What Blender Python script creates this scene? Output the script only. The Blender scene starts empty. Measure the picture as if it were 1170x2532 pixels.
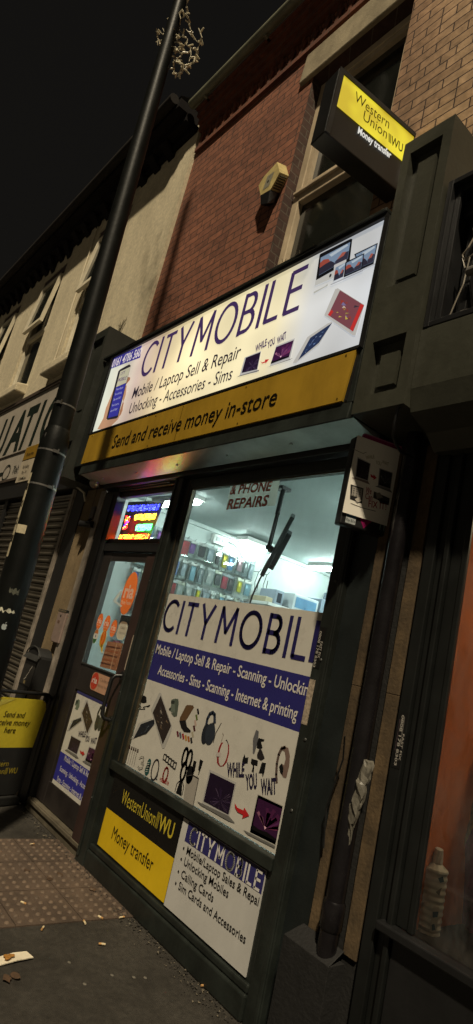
import bpy, math, random
from mathutils import Vector as V, Matrix
random.seed(7)
S = bpy.context.scene
COL = S.collection
# ------------------------------------------------------------------ camera (measured from the vanishing points of the facade)
FPX, YAW, PIT, ROL = 1495.976, 0.934938, 0.227725, 0.234172
def _axes():
    cy, sy = math.cos(YAW), math.sin(YAW)
    w = V((-sy*math.cos(PIT), cy*math.cos(PIT), math.sin(PIT)))
    r = V((cy, sy, 0)); u = r.cross(w)
    c, s = math.cos(ROL), math.sin(ROL)
    return c*r+s*u, -s*r+c*u, w
CR, CU, CW = _axes()
CAM = V((0, -2.3, 1.5245))
def ray(p): return (CW*FPX+CR*(p[0]-585)-CU*(p[1]-1266)).normalized()
def on_y(p, y=0.0):
    d = ray(p); return CAM+d*((y-CAM.y)/d.y)
def on_z(p, z=0.0):
    d = ray(p); return CAM+d*((z-CAM.z)/d.z)
def on_x(p, x):
    d = ray(p); return CAM+d*((x-CAM.x)/d.x)
def on_pl(p, o, n):
    d = ray(p); return CAM+d*((o-CAM).dot(n)/d.dot(n))
def view(x0, y0, s): return lambda *q: [(x0+q[i]/s, y0+q[i+1]/s) for i in range(0, len(q), 2)]

cam = bpy.data.cameras.new('camera'); co = bpy.data.objects.new('camera', cam); COL.objects.link(co)
cam.sensor_fit = 'HORIZONTAL'; cam.sensor_width = 36; cam.lens = 36*FPX/1170; cam.clip_end = 500; cam.clip_start = .05
co.matrix_world = Matrix(((CR.x, CU.x, -CW.x, CAM.x), (CR.y, CU.y, -CW.y, CAM.y), (CR.z, CU.z, -CW.z, CAM.z), (0, 0, 0, 1)))
S.camera = co

# ------------------------------------------------------------------ materials
def lin(c): return tuple(((x/255)/12.92 if x/255 <= .04045 else ((x/255+.055)/1.055)**2.4) for x in c)
MC = {}
def M(name, rgb, rough=.6, metal=0., var=.18, scale=6., bump=0., bscale=60., spec=.5, em=0., emc=None, grime=0.):
    if name in MC: return MC[name]
    m = bpy.data.materials.new(name); m.use_nodes = True; MC[name] = m
    nt = m.node_tree; N = nt.nodes; L = nt.links
    b = N['Principled BSDF']; b.inputs['Roughness'].default_value = rough; b.inputs['Metallic'].default_value = metal
    b.inputs['Specular IOR Level'].default_value = spec
    if em:
        b.inputs['Emission Color'].default_value = (*(emc or rgb), 1); b.inputs['Emission Strength'].default_value = em
    tc = N.new('ShaderNodeTexCoord')
    if var or grime:
        no = N.new('ShaderNodeTexNoise'); no.inputs['Scale'].default_value = scale; no.inputs['Detail'].default_value = 6; no.inputs['Roughness'].default_value = .65
        L.new(tc.outputs['Object'], no.inputs['Vector'])
        mr = N.new('ShaderNodeMapRange'); mr.inputs['From Min'].default_value = .3; mr.inputs['From Max'].default_value = .7
        mr.inputs['To Min'].default_value = 1-var; mr.inputs['To Max'].default_value = 1+var
        L.new(no.outputs['Fac'], mr.inputs['Value'])
        mx = N.new('ShaderNodeMix'); mx.data_type = 'RGBA'; mx.blend_type = 'MULTIPLY'; mx.inputs['Factor'].default_value = 1
        mx.inputs['A'].default_value = (*rgb, 1); L.new(mr.outputs['Result'], mx.inputs['B'])
        out = mx.outputs['Result']
        if grime:
            n2 = N.new('ShaderNodeTexNoise'); n2.inputs['Scale'].default_value = 1.7; n2.inputs['Detail'].default_value = 9; n2.inputs['Roughness'].default_value = .75
            mp = N.new('ShaderNodeMapping'); mp.inputs['Scale'].default_value = (1.6, 1.6, .5)
            L.new(tc.outputs['Object'], mp.inputs['Vector']); L.new(mp.outputs['Vector'], n2.inputs['Vector'])
            r2 = N.new('ShaderNodeMapRange'); r2.inputs['From Min'].default_value = .42; r2.inputs['From Max'].default_value = .68
            r2.inputs['To Min'].default_value = 0; r2.inputs['To Max'].default_value = grime
            L.new(n2.outputs['Fac'], r2.inputs['Value'])
            m2 = N.new('ShaderNodeMix'); m2.data_type = 'RGBA'; L.new(r2.outputs['Result'], m2.inputs['Factor']); L.new(out, m2.inputs['A'])
            m2.inputs['B'].default_value = (rgb[0]*.35, rgb[1]*.33, rgb[2]*.3, 1); out = m2.outputs['Result']
        L.new(out, b.inputs['Base Color'])
        rr = N.new('ShaderNodeMapRange'); rr.inputs['To Min'].default_value = max(.02, rough-.1); rr.inputs['To Max'].default_value = min(1, rough+.15)
        L.new(no.outputs['Fac'], rr.inputs['Value']); L.new(rr.outputs['Result'], b.inputs['Roughness'])
    else:
        b.inputs['Base Color'].default_value = (*rgb, 1)
    if bump:
        nb = N.new('ShaderNodeTexNoise'); nb.inputs['Scale'].default_value = bscale; nb.inputs['Detail'].default_value = 5
        L.new(tc.outputs['Object'], nb.inputs['Vector'])
        bp = N.new('ShaderNodeBump'); bp.inputs['Strength'].default_value = bump; bp.inputs['Distance'].default_value = .01
        L.new(nb.outputs['Fac'], bp.inputs['Height']); L.new(bp.outputs['Normal'], b.inputs['Normal'])
    return m
def ink(r, g, b, rough=.27):                      # printed vinyl or paint, given as the colour it has under white light
    c = lin((r, g, b)); return M('ink_%d_%d_%d' % (r, g, b), tuple(x*.78 for x in c), rough, var=.07, scale=9, spec=.35)
def glow(r, g, b, k=1.):                          # back-lit print
    c = lin((r, g, b)); return M('lit_%d_%d_%d_%g' % (r, g, b, k), (c[0]*.3, c[1]*.3, c[2]*.3), .4, var=0, em=k, emc=c, spec=.2)
def brick(name, c1, c2, mort, c3=None, split=-2.46):
    m = bpy.data.materials.new(name); m.use_nodes = True; nt = m.node_tree; N = nt.nodes; L = nt.links; b = N['Principled BSDF']
    tc = N.new('ShaderNodeTexCoord'); sp = N.new('ShaderNodeSeparateXYZ'); cb = N.new('ShaderNodeCombineXYZ')
    L.new(tc.outputs['Object'], sp.inputs[0])
    nz = N.new('ShaderNodeTexNoise'); nz.inputs['Scale'].default_value = 5; L.new(tc.outputs['Object'], nz.inputs['Vector'])
    wob = N.new('ShaderNodeMath'); wob.operation = 'MULTIPLY_ADD'; wob.inputs[1].default_value = .012; L.new(nz.outputs['Fac'], wob.inputs[0]); L.new(sp.outputs['Z'], wob.inputs[2])
    ad = N.new('ShaderNodeMath'); L.new(sp.outputs['X'], ad.inputs[0]); L.new(sp.outputs['Y'], ad.inputs[1])
    L.new(ad.outputs[0], cb.inputs['X']); L.new(wob.outputs[0], cb.inputs['Y'])
    bt = N.new('ShaderNodeTexBrick'); L.new(cb.outputs[0], bt.inputs['Vector'])
    bt.inputs['Scale'].default_value = 1; bt.inputs['Brick Width'].default_value = .228; bt.inputs['Row Height'].default_value = .077
    bt.inputs['Mortar Size'].default_value = .005; bt.inputs['Mortar Smooth'].default_value = .2; bt.inputs['Bias'].default_value = -.15; bt.squash = .5; bt.squash_frequency = 5
    bt.inputs['Mortar'].default_value = (*mort, 1)
    if c3:  # paler to the right: street-lamp falloff put into the colour, with buffer brick
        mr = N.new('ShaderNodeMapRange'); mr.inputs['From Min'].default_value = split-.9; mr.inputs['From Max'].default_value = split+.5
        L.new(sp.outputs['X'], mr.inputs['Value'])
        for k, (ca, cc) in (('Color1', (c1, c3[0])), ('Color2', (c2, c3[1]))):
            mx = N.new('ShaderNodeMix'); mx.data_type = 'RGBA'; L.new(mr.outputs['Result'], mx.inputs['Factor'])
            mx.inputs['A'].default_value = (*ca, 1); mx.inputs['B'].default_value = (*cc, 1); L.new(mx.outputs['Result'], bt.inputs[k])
    else:
        bt.inputs['Color1'].default_value = (*c1, 1); bt.inputs['Color2'].default_value = (*c2, 1)
    n2 = N.new('ShaderNodeTexNoise'); n2.inputs['Scale'].default_value = 14; n2.inputs['Detail'].default_value = 8; L.new(tc.outputs['Object'], n2.inputs['Vector'])
    n3 = N.new('ShaderNodeTexNoise'); n3.inputs['Scale'].default_value = 1.1; n3.inputs['Detail'].default_value = 4; L.new(tc.outputs['Object'], n3.inputs['Vector'])
    am = N.new('ShaderNodeMath'); am.operation = 'ADD'; L.new(n2.outputs['Fac'], am.inputs[0]); L.new(n3.outputs['Fac'], am.inputs[1])
    r = N.new('ShaderNodeMapRange'); r.inputs['From Min'].default_value = .68; r.inputs['From Max'].default_value = 1.32; r.inputs['To Min'].default_value = .52; r.inputs['To Max'].default_value = 1.35
    L.new(am.outputs[0], r.inputs['Value'])
    mx = N.new('ShaderNodeMix'); mx.data_type = 'RGBA'; mx.blend_type = 'MULTIPLY'; mx.inputs['Factor'].default_value = 1
    L.new(bt.outputs['Color'], mx.inputs['A']); L.new(r.outputs['Result'], mx.inputs['B']); L.new(mx.outputs['Result'], b.inputs['Base Color'])
    b.inputs['Roughness'].default_value = .85
    hs = N.new('ShaderNodeMath'); hs.operation = 'MULTIPLY_ADD'; hs.inputs[1].default_value = -1.4; L.new(bt.outputs['Fac'], hs.inputs[0]); L.new(n2.outputs['Fac'], hs.inputs[2])
    bp = N.new('ShaderNodeBump'); bp.inputs['Strength'].default_value = .75; bp.inputs['Distance'].default_value = .009
    L.new(hs.outputs[0], bp.inputs['Height']); L.new(bp.outputs['Normal'], b.inputs['Normal'])
    return m
def glass(name, tint=(.9, .96, .94), refl=.9, film=.1):
    m = bpy.data.materials.new(name); m.use_nodes = True; nt = m.node_tree; N = nt.nodes; L = nt.links
    N.remove(N['Principled BSDF']); o = N['Material Output']
    t = N.new('ShaderNodeBsdfTransparent'); t.inputs[0].default_value = (*tint, 1)
    g = N.new('ShaderNodeBsdfGlossy'); g.inputs['Roughness'].default_value = .03; g.inputs[0].default_value = (refl, refl, refl, 1)
    f = N.new('ShaderNodeFresnel'); f.inputs[0].default_value = 1.45
    mx = N.new('ShaderNodeMixShader'); L.new(f.outputs[0], mx.inputs[0]); L.new(t.outputs[0], mx.inputs[1]); L.new(g.outputs[0], mx.inputs[2]); df = N.new('ShaderNodeBsdfDiffuse'); df.inputs[0].default_value = (.5, .52, .5, 1); m2 = N.new('ShaderNodeMixShader')
    tc = N.new('ShaderNodeTexCoord'); mp = N.new('ShaderNodeMapping'); mp.inputs['Scale'].default_value = (3, 3, 1.1); mp.inputs['Rotation'].default_value = (0, .5, 0); no = N.new('ShaderNodeTexNoise'); no.inputs['Scale'].default_value = 3; no.inputs['Detail'].default_value = 9; no.inputs['Roughness'].default_value = .75
    L.new(tc.outputs['Object'], mp.inputs['Vector']); L.new(mp.outputs['Vector'], no.inputs['Vector'])
    mr = N.new('ShaderNodeMapRange'); mr.inputs['From Min'].default_value = .42; mr.inputs['From Max'].default_value = .75; mr.inputs['To Max'].default_value = film; mr.inputs['To Min'].default_value = .01
    L.new(no.outputs['Fac'], mr.inputs['Value']); L.new(mr.outputs['Result'], m2.inputs[0]); L.new(mx.outputs[0], m2.inputs[1]); L.new(df.outputs[0], m2.inputs[2]); L.new(m2.outputs[0], o.inputs['Surface'])
    return m
GREEN = M('dark_green_paint', (.015, .0185, .016), .4, var=.4, scale=5, bump=.3, bscale=22, grime=.8)
GREEN2 = M('olive_green_paint', (.038, .038, .026), .5, var=.2, scale=4, bump=.15, bscale=30, grime=.4)
BLACK = M('black_paint', (.009, .009, .0095), .4, var=.25, scale=5, bump=.05)
BROWNP = M('brown_door_paint', (.036, .02, .017), .4, var=.25, scale=4, grime=.4)
STEEL = M('galvanised_steel', (.2, .19, .18), .42, .75, var=.3, scale=7, bump=.1, grime=.5)
DSTEEL = M('dull_grey_metal', (.075, .075, .072), .45, .6, var=.25, scale=8, bump=.06, grime=.3)
ALU = M('worn_aluminium', (.36, .31, .26), .42, .35, var=.4, scale=12, bump=.12, grime=.7)
TAN = M('tan_masonry_paint', (.19, .135, .07), .85, var=.2, scale=9, bump=.35, bscale=70, grime=.6)
STONE = M('buff_stone', (.33, .275, .18), .85, var=.22, scale=7, bump=.3, bscale=60, grime=.55)
RENDER = M('cream_pebbledash_render', (.62, .54, .38), .9, var=.2, scale=22, bump=.9, bscale=120, grime=.4)
DARKW = M('dark_cornice_paint', (.011, .0095, .0095), .9, var=.3, scale=6, bump=.2, spec=.1)
UPVC = M('white_window_frame', (.68, .61, .46), .45, var=.15, scale=5, grime=.45)
UPVC2 = M('brown_grey_window_frame', (.52, .42, .29), .45, var=.2, scale=5, grime=.4)
DARKGL = M('dark_window_glass', (.012, .013, .01), .07, var=.4, scale=2, spec=.7)
CREAMP = M('cream_plastic', (.5, .4, .17), .5, var=.25, scale=18, bump=.08, grime=.5)
WHITE = M('white_paint', (.72, .72, .7), .6, var=.05)
RUBBER = M('black_rubber', (.012, .012, .011), .65, var=.3, scale=15, bump=.2)
PIPEM = M('black_downpipe_paint', (.007, .006, .007), .22, var=.3, scale=10, bump=.1, grime=.3)
POSTM = M('black_lamp_post_paint', (.0035, .004, .0035), .45, var=.3, scale=7, bump=.09, bscale=45, spec=.14)
GLASS = glass('shop_window_glass')
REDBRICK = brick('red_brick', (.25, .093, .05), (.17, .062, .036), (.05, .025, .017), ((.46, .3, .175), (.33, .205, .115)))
RBRICK2 = brick('shaded_reveal_brick', (.06, .027, .018), (.045, .02, .015), (.1, .075, .055))  # wall brick darkened for the reveals, their shade put into the colour

# ------------------------------------------------------------------ mesh helpers
class MB:
    def __init__(s): s.v = []; s.f = []; s.m = []
    def poly(s, pts, mi=0):
        n = len(s.v); s.v += [tuple(p) for p in pts]; s.f.append(tuple(range(n, n+len(pts)))); s.m.append(mi); return s
    def box(s, x0, x1, y0, y1, z0, z1, mi=0):
        return s.hexa([(x0, y0, z0), (x1, y0, z0), (x1, y1, z0), (x0, y1, z0), (x0, y0, z1), (x1, y0, z1), (x1, y1, z1), (x0, y1, z1)], mi)
    def hexa(s, p, mi=0):
        n = len(s.v); s.v += [tuple(q) for q in p]
        for f in ((0, 3, 2, 1), (4, 5, 6, 7), (0, 1, 5, 4), (1, 2, 6, 5), (2, 3, 7, 6), (3, 0, 4, 7)): s.f.append(tuple(n+i for i in f)); s.m.append(mi)
        return s
    def obox(s, c, a, b, d, mi=0):                  # centre and three half axes
        c, a, b, d = V(c), V(a), V(b), V(d)
        return s.hexa([c-a-b-d, c+a-b-d, c+a+b-d, c-a+b-d, c-a-b+d, c+a-b+d, c+a+b+d, c-a+b+d], mi)
    def prism(s, pts, vec, mi=0):
        n = len(s.v); k = len(pts); vec = V(vec)
        s.v += [tuple(V(p)) for p in pts]+[tuple(V(p)+vec) for p in pts]
        s.f.append(tuple(range(n+k-1, n-1, -1))); s.f.append(tuple(range(n+k, n+2*k))); s.m += [mi, mi]
        for i in range(k):
            j = (i+1) % k; s.f.append((n+i, n+j, n+k+j, n+k+i)); s.m.append(mi)
        return s
    def tube(s, pts, r, n=8, mi=0, cap=True):
        pts = [V(p) for p in pts]; R = r if isinstance(r, (list, tuple)) else [r]*len(pts)
        base = len(s.v); prev = None
        for i, p in enumerate(pts):
            t = (pts[min(i+1, len(pts)-1)]-pts[max(i-1, 0)]).normalized()
            if prev is None:
                a = t.orthogonal().normalized()
            else:
                a = (prev-t*prev.dot(t))
                a = a.normalized() if a.length > 1e-6 else t.orthogonal().normalized()
            prev = a; b = t.cross(a)
            for k in range(n):
                th = 2*math.pi*k/n; s.v.append(tuple(p+(a*math.cos(th)+b*math.sin(th))*R[i]))
        for i in range(len(pts)-1):
            for k in range(n):
                k2 = (k+1) % n; q = base+i*n
                s.f.append((q+k, q+k2, q+n+k2, q+n+k)); s.m.append(mi)
        if cap:
            s.f.append(tuple(range(base+n-1, base-1, -1))); e = base+(len(pts)-1)*n; s.f.append(tuple(range(e, e+n))); s.m += [mi, mi]
        return s
    def ball(s, c, r, sc=(1, 1, 1), nu=12, nv=8, mi=0, zmin=-1):
        c = V(c); base = len(s.v); rows = []
        for j in range(nv+1):
            ph = math.pi*j/nv; z = max(math.cos(ph), zmin); rows.append(len(s.v))
            for i in range(nu):
                th = 2*math.pi*i/nu; s.v.append((c.x+r*sc[0]*math.sin(ph)*math.cos(th), c.y+r*sc[1]*math.sin(ph)*math.sin(th), c.z+r*sc[2]*z))
        for j in range(nv):
            for i in range(nu):
                i2 = (i+1) % nu; s.f.append((rows[j]+i, rows[j+1]+i, rows[j+1]+i2, rows[j]+i2)); s.m.append(mi)
        return s
    def build(s, name, mats, parent=None, smooth=False, bevel=0):
        me = bpy.data.meshes.new(name); me.from_pydata(s.v, [], s.f); mats = mats if isinstance(mats, (list, tuple)) else [mats]
        for m in mats: me.materials.append(m)
        for p, mi in zip(me.polygons, s.m): p.material_index = mi
        me.validate(); me.update()
        if smooth:
            me.shade_smooth(); me.set_sharp_from_angle(angle=math.radians(38))
        o = bpy.data.objects.new(name, me); COL.objects.link(o); adopt(o, parent)
        if bevel:
            b = o.modifiers.new('bevel', 'BEVEL'); b.width = bevel; b.segments = 2; b.limit_method = 'ANGLE'; b.angle_limit = math.radians(50); b.harden_normals = False
        return o
WORLDGEO = {}
def adopt(o, parent):
    if parent is None: return
    o.parent = parent
    if parent.name in WORLDGEO: o.matrix_parent_inverse = Matrix.Translation(-WORLDGEO[parent.name])
def tag(o, label, cat=None, group=None, kind=None):
    if label: o['label'] = label
    if cat: o['category'] = cat
    if group: o['group'] = group
    if kind: o['kind'] = kind
    return o
def thing(name, label, cat, loc=(0, 0, 0), group=None, local=False):
    o = bpy.data.objects.new(name, None); COL.objects.link(o); o.location = loc; o.empty_display_size = .1
    if not local: WORLDGEO[o.name] = V(loc)
    return tag(o, label, cat, group)
def structure(o): o['kind'] = 'structure'; return o
def frame(mb, x0, x1, z0, z1, w, y0, y1, mi=0, wb=None, wt=None):      # butted rectangular frame in the facade plane
    wb = wb or w; wt = wt or w
    mb.box(x0, x0+w, y0, y1, z0, z1, mi); mb.box(x1-w, x1, y0, y1, z0, z1, mi)
    mb.box(x0+w, x1-w, y0+.002, y1, z0, z0+wb, mi); mb.box(x0+w, x1-w, y0+.002, y1, z1-wt, z1, mi); return mb

# ------------------------------------------------------------------ lettering and printed art on real planes
TXT = {}
def glyphs(s, bold=0., shear=0., space=1.):
    key = (s, bold, shear, space)
    if key in TXT: return TXT[key]
    cu = bpy.data.curves.new('t', 'FONT'); cu.body = s; cu.size = 1; cu.offset = bold; cu.shear = shear; cu.space_character = space; cu.resolution_u = 3
    o = bpy.data.objects.new('t', cu); COL.objects.link(o)
    dg = bpy.context.evaluated_depsgraph_get(); me = bpy.data.meshes.new_from_object(o.evaluated_get(dg))
    vs = [(v.co.x, v.co.y) for v in me.vertices]; fs = [tuple(p.vertices) for p in me.polygons]
    bpy.data.objects.remove(o); bpy.data.curves.remove(cu); bpy.data.meshes.remove(me)
    TXT[key] = (vs, fs); return TXT[key]
CAPH = None
STROKES = {  # thin geometric capitals: (width, list of polylines); arcs are sampled
 'I': (.0, [[(0, 0), (0, 1)]]), 'T': (.62, [[(.31, 0), (.31, .955)], [(0, .955), (.62, .955)]]),
 'Y': (.7, [[(.35, 0), (.35, .45)], [(0, 1), (.35, .45), (.7, 1)]]),
 'M': (.84, [[(0, 0), (.04, 1), (.42, .3), (.80, 1), (.84, 0)]]),
 'L': (.5, [[(0, 1), (0, .045), (.5, .045)]]), 'E': (.54, [[(.54, .955), (0, .955), (0, .045), (.54, .045)], [(0, .52), (.48, .52)]]),
}
def _arc(cx, cy, rx, ry, a0, a1, n=22): return [(cx+rx*math.cos(math.radians(a0+(a1-a0)*i/n)), cy+ry*math.sin(math.radians(a0+(a1-a0)*i/n))) for i in range(n+1)]
STROKES['C'] = (.8, [_arc(.5, .5, .46, .47, 48, 312)])
STROKES['O'] = (1.0, [_arc(.5, .5, .47, .47, 0, 360, 30)])
STROKES['B'] = (.58, [[(.02, .955), (.28, .955)]+_arc(.28, .74, .22, .215, 90, -90, 10)+[(.0, .525)], [(.28, .525)]+_arc(.3, .285, .26, .24, 90, -90, 10)+[(.0, .045)], [(0, 0), (0, 1)]])
def thinpaper(name, c):                          # paper that lets light through from behind
    if name in MC: return MC[name]
    m = bpy.data.materials.new(name); m.use_nodes = True; nt = m.node_tree; N = nt.nodes; L = nt.links; MC[name] = m
    N.remove(N['Principled BSDF']); d = N.new('ShaderNodeBsdfDiffuse'); t = N.new('ShaderNodeBsdfTranslucent'); x = N.new('ShaderNodeMixShader'); x.inputs[0].default_value = .55
    d.inputs[0].default_value = (*c, 1); t.inputs[0].default_value = (*c, 1); L.new(d.outputs[0], x.inputs[1]); L.new(t.outputs[0], x.inputs[2]); L.new(x.outputs[0], N['Material Output'].inputs['Surface']); return m
class Art:
    def __init__(s, o, u, v):
        s.o = V(o); s.u = V(u).normalized(); s.v = V(v).normalized(); s.n = s.u.cross(s.v); s.mb = MB(); s.mats = []
    def mi(s, m):
        if m not in s.mats: s.mats.append(m)
        return s.mats.index(m)
    def P(s, a, b, l): return s.o+s.u*a+s.v*b+s.n*(.0009*l)
    def uv(s, p): q = on_pl(p, s.o, s.n)-s.o; return (q.dot(s.u), q.dot(s.v))
    def poly(s, pts, m, l=1): s.mb.poly([s.P(a, b, l) for a, b in pts], s.mi(m)); return s
    def pxpoly(s, pts, m, l=1): return s.poly([s.uv(p) for p in pts], m, l)
    def rect(s, a0, a1, b0, b1, m, l=1): return s.poly([(a0, b0), (a1, b0), (a1, b1), (a0, b1)], m, l)
    def blob(s, a, b, ra, rb, m, l=1, n=20, rot=0):
        c, d = math.cos(rot), math.sin(rot)
        return s.poly([(a+c*ra*math.cos(t)-d*rb*math.sin(t), b+d*ra*math.cos(t)+c*rb*math.sin(t)) for t in [2*math.pi*i/n for i in range(n)]], m, l)
    def rrect(s, a0, a1, b0, b1, r, m, l=1):
        pts = []
        for cx, cy, t0 in ((a1-r, b1-r, 0), (a0+r, b1-r, 90), (a0+r, b0+r, 180), (a1-r, b0+r, 270)):
            pts += _arc(cx, cy, r, r, t0, t0+90, 5)
        return s.poly(pts, m, l)
    def line(s, pts, w, m, l=1):
        for (x0, y0), (x1, y1) in zip(pts, pts[1:]):
            dx, dy = x1-x0, y1-y0; k = math.hypot(dx, dy)
            if k < 1e-7: continue
            nx, ny = -dy/k*w/2, dx/k*w/2; ex, ey = dx/k*w*.22, dy/k*w*.22
            s.poly([(x0+nx-ex, y0+ny-ey), (x0-nx-ex, y0-ny-ey), (x1-nx+ex, y1-ny+ey), (x1+nx+ex, y1+ny+ey)], m, l)
        return s
    def pxline(s, pts, w, m, l=1): return s.line([s.uv(p) for p in pts], w, m, l)
    def _place(s, L, R, cap):
        dx, dy = R[0]-L[0], R[1]-L[1]; k = math.hypot(dx, dy); return (dx/k, dy/k, k)
    def text(s, t, L, R, cap, m, l=2, bold=.0, shear=0., space=1.):
        global CAPH
        if CAPH is None:
            vs, _ = glyphs('H'); CAPH = max(y for x, y in vs)
        vs, fs = glyphs(t, bold, shear, space); x0 = min(x for x, y in vs); x1 = max(x for x, y in vs)
        ux, uy, k = s._place(L, R, cap); sx = k/(x1-x0); sy = cap/CAPH; base = len(s.mb.v); i = s.mi(m)
        for x, y in vs:
            a = (x-x0)*sx; b = y*sy; s.mb.v.append(tuple(s.P(L[0]+ux*a-uy*b, L[1]+uy*a+ux*b, l)))
        for f in fs: s.mb.f.append(tuple(base+q for q in f)); s.mb.m.append(i)
        return s
    def pxtext(s, t, pts, cap, m, **k):             # pts: left and right end of the baseline in the photograph
        return s.text(t, s.uv(pts[0]), s.uv(pts[1]), cap, m, **k)
    def thin(s, t, L, R, cap, sw, m, l=2, gap=.2, clip=None):
        ux, uy, k = s._place(L, R, cap); W = 0; pos = []
        for ch in t:
            if ch == ' ': W += .12; pos.append(None); continue
            w = STROKES[ch][0]+sw/cap; pos.append(W); W += w+gap
        W -= gap; sx = k/W
        for ch, x in zip(t, pos):
            if x is None: continue
            for ln in STROKES[ch][1]:
                if clip and ch == 'E': ln = [(0, .0), (0, 1)] if len(ln) > 2 else []
                pts = []
                for a, b in ln:
                    a = (x+sw/cap/2+a)*sx; b = b*cap; pts.append((L[0]+ux*a-uy*b, L[1]+uy*a+ux*b))
                s.line(pts, sw, m, l)
        return s
    def build(s, name, parent=None): return s.mb.build(name, s.mats, parent)
FX, FZ = (1, 0, 0), (0, 0, 1)
def facade_art(y): return Art((0, y, 0), FX, FZ)

# small pictures used on several prints ------------------------------------------------------------
def laptop(A, fr, sc, base, cracked, g, l=2):       # outer lid, screen, base line (pixel quads)
    A.pxpoly(fr, g(188, 186, 184), l); A.pxpoly(sc, g(34, 22, 44) if cracked else g(60, 24, 62), l+1)
    q = [A.uv(p) for p in sc]
    def at(a, b): return tuple((1-b)*((1-a)*q[0][k]+a*q[1][k])+b*((1-a)*q[3][k]+a*q[2][k]) for k in (0, 1))
    rnd = random.Random(3)
    c0 = (.62, .72) if cracked else (.5, .8)
    for i in range(40 if cracked else 22):
        t = rnd.uniform(0, 2*math.pi) if cracked else rnd.uniform(math.pi*1.02, math.pi*1.98)
        r = rnd.uniform(.2, .45) if cracked else rnd.uniform(.35, .75)
        w = .014 if cracked else .1
        p1 = [min(.98, max(.02, c0[k]+r*f(t-w))) for k, f in ((0, math.cos), (1, math.sin))]; p2 = [min(.98, max(.02, c0[k]+r*f(t+w))) for k, f in ((0, math.cos), (1, math.sin))]
        A.poly([at(*c0), at(*p1), at(*p2)], g(*rnd.choice([(84, 64, 104), (64, 44, 84), (110, 92, 122)] if cracked else [(120, 54, 92), (98, 46, 98), (150, 96, 124), (84, 34, 76)])), l+2)
    if not cracked:
        A.poly([at(0, .86), at(.3, .9), at(.6, .86), at(1, .92), at(1, 1), at(0, 1)], g(14, 12, 16), l+3); A.poly([at(.45, .72), at(.56, .74), at(.5, .83)], g(240, 190, 210), l+3)
    A.pxpoly(base, g(120, 118, 116), l+1)
def photo_wall(A, sc, g, l):                        # generic mountain wallpaper on a screen
    q = [A.uv(p) for p in sc]
    def at(a, b): return tuple((1-b)*((1-a)*q[0][k]+a*q[1][k])+b*((1-a)*q[3][k]+a*q[2][k]) for k in (0, 1))
    A.poly([at(0, 0), at(1, 0), at(1, 1), at(0, 1)], g(120, 140, 165), l)
    A.poly([at(.3, .1), at(.9, .02), at(.95, .16), at(.4, .3)], g(175, 188, 200), l+.5)
    A.poly([at(0, .3), at(.12, .22), at(.3, .34), at(.4, .62), at(.3, .75), at(0, .78)], g(150, 72, 60), l+1)
    A.poly([at(0, .6), at(.18, .55), at(.4, .55), at(.55, .8), at(.6, 1), at(0, 1)], g(44, 42, 56), l+1.5)
    A.poly([at(.55, .75), at(.72, .58), at(.86, .5), at(1, .55), at(1, 1), at(.6, 1)], g(52, 50, 66), l+1.5)
    A.poly([at(.62, .7), at(.78, .42), at(.92, .5), at(.84, .68)], g(160, 88, 76), l+2)
def phone(A, body, screen, g, l=2, dark=(40, 36, 38), hi=((120, 100, 80), (70, 64, 66), (150, 140, 130))):
    A.pxpoly(body, g(186, 184, 180), l); A.pxpoly(screen, g(*dark), l+1)
    q = [A.uv(p) for p in screen]; rnd = random.Random(5)
    def at(a, b): return tuple((1-b)*((1-a)*q[0][k]+a*q[1][k])+b*((1-a)*q[3][k]+a*q[2][k]) for k in (0, 1))
    for i in range(16):
        a, b = rnd.uniform(.15, .8), rnd.uniform(.15, .85)
        A.poly([at(a, b), at(a+rnd.uniform(.04, .16), b+rnd.uniform(-.06, .06)), at(a+rnd.uniform(-.05, .1), b+rnd.uniform(.05, .13))], g(*rnd.choice(hi)), l+2)
def arrow(A, pts, g, l=3): A.pxpoly(pts, g(196, 40, 44), l)

# ================================================================== SETTING
ASPH = M('asphalt_pavement', (.043, .038, .031), .88, var=.35, scale=30, bump=.9, bscale=220, grime=.85)
MC['asphalt_pavement'].node_tree.nodes['Principled BSDF'].inputs['Specular IOR Level'].default_value = .3
TACT = M('buff_tactile_paving', (.08, .053, .036), .85, var=.35, scale=5, bump=.5, bscale=150, grime=.7)
mb = MB(); mb.poly([(-60, -3.2, 0), (40, -3.2, 0), (40, .03, 0), (-60, .03, 0)]); structure(mb.build('pavement', ASPH))
mb = MB(); mb.box(-60, 40, -3.34, -3.204, -.2, .002); structure(mb.build('kerb', M('granite_kerb', (.22, .21, .19), .8, var=.3, scale=20, bump=.4)))
mb = MB(); mb.poly([(-200, -60, -.12), (200, -60, -.12), (200, -3.3, -.12), (-200, -3.3, -.12)]); structure(mb.build('road', M('road_asphalt', (.04, .04, .04), .85, var=.3, scale=40, bump=.6)))
mb = MB(); mb.poly([(-400, -400, -.3), (400, -400, -.3), (400, 400, -.3), (-400, 400, -.3)]); structure(mb.build('ground', M('ground', (.04, .038, .033), .9)))
mb = MB()                                         # tactile paving: 3 rows of slabs with blisters
for i in range(3):
    for j in range(4):
        x0 = -4.25+.38*i; y0 = -.362-.372*(j-1)
        y1 = y0; y0 = y0-.37
        mb.box(x0+.003, x0+.377, y0+.003, y1-.001, -.05, .006)
        for a in range(6):
            for b in range(6):
                yy = y0+.031+.061*b
                if yy < y1-.02: mb.ball((x0+.035+.061*a, yy, .006), .0145, (1, 1, .6), 10, 4, 1)
structure(mb.build('tactile_paving', [TACT, M('worn_blister', (.105, .073, .05), .75, var=.4, scale=12)], smooth=True))

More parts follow.
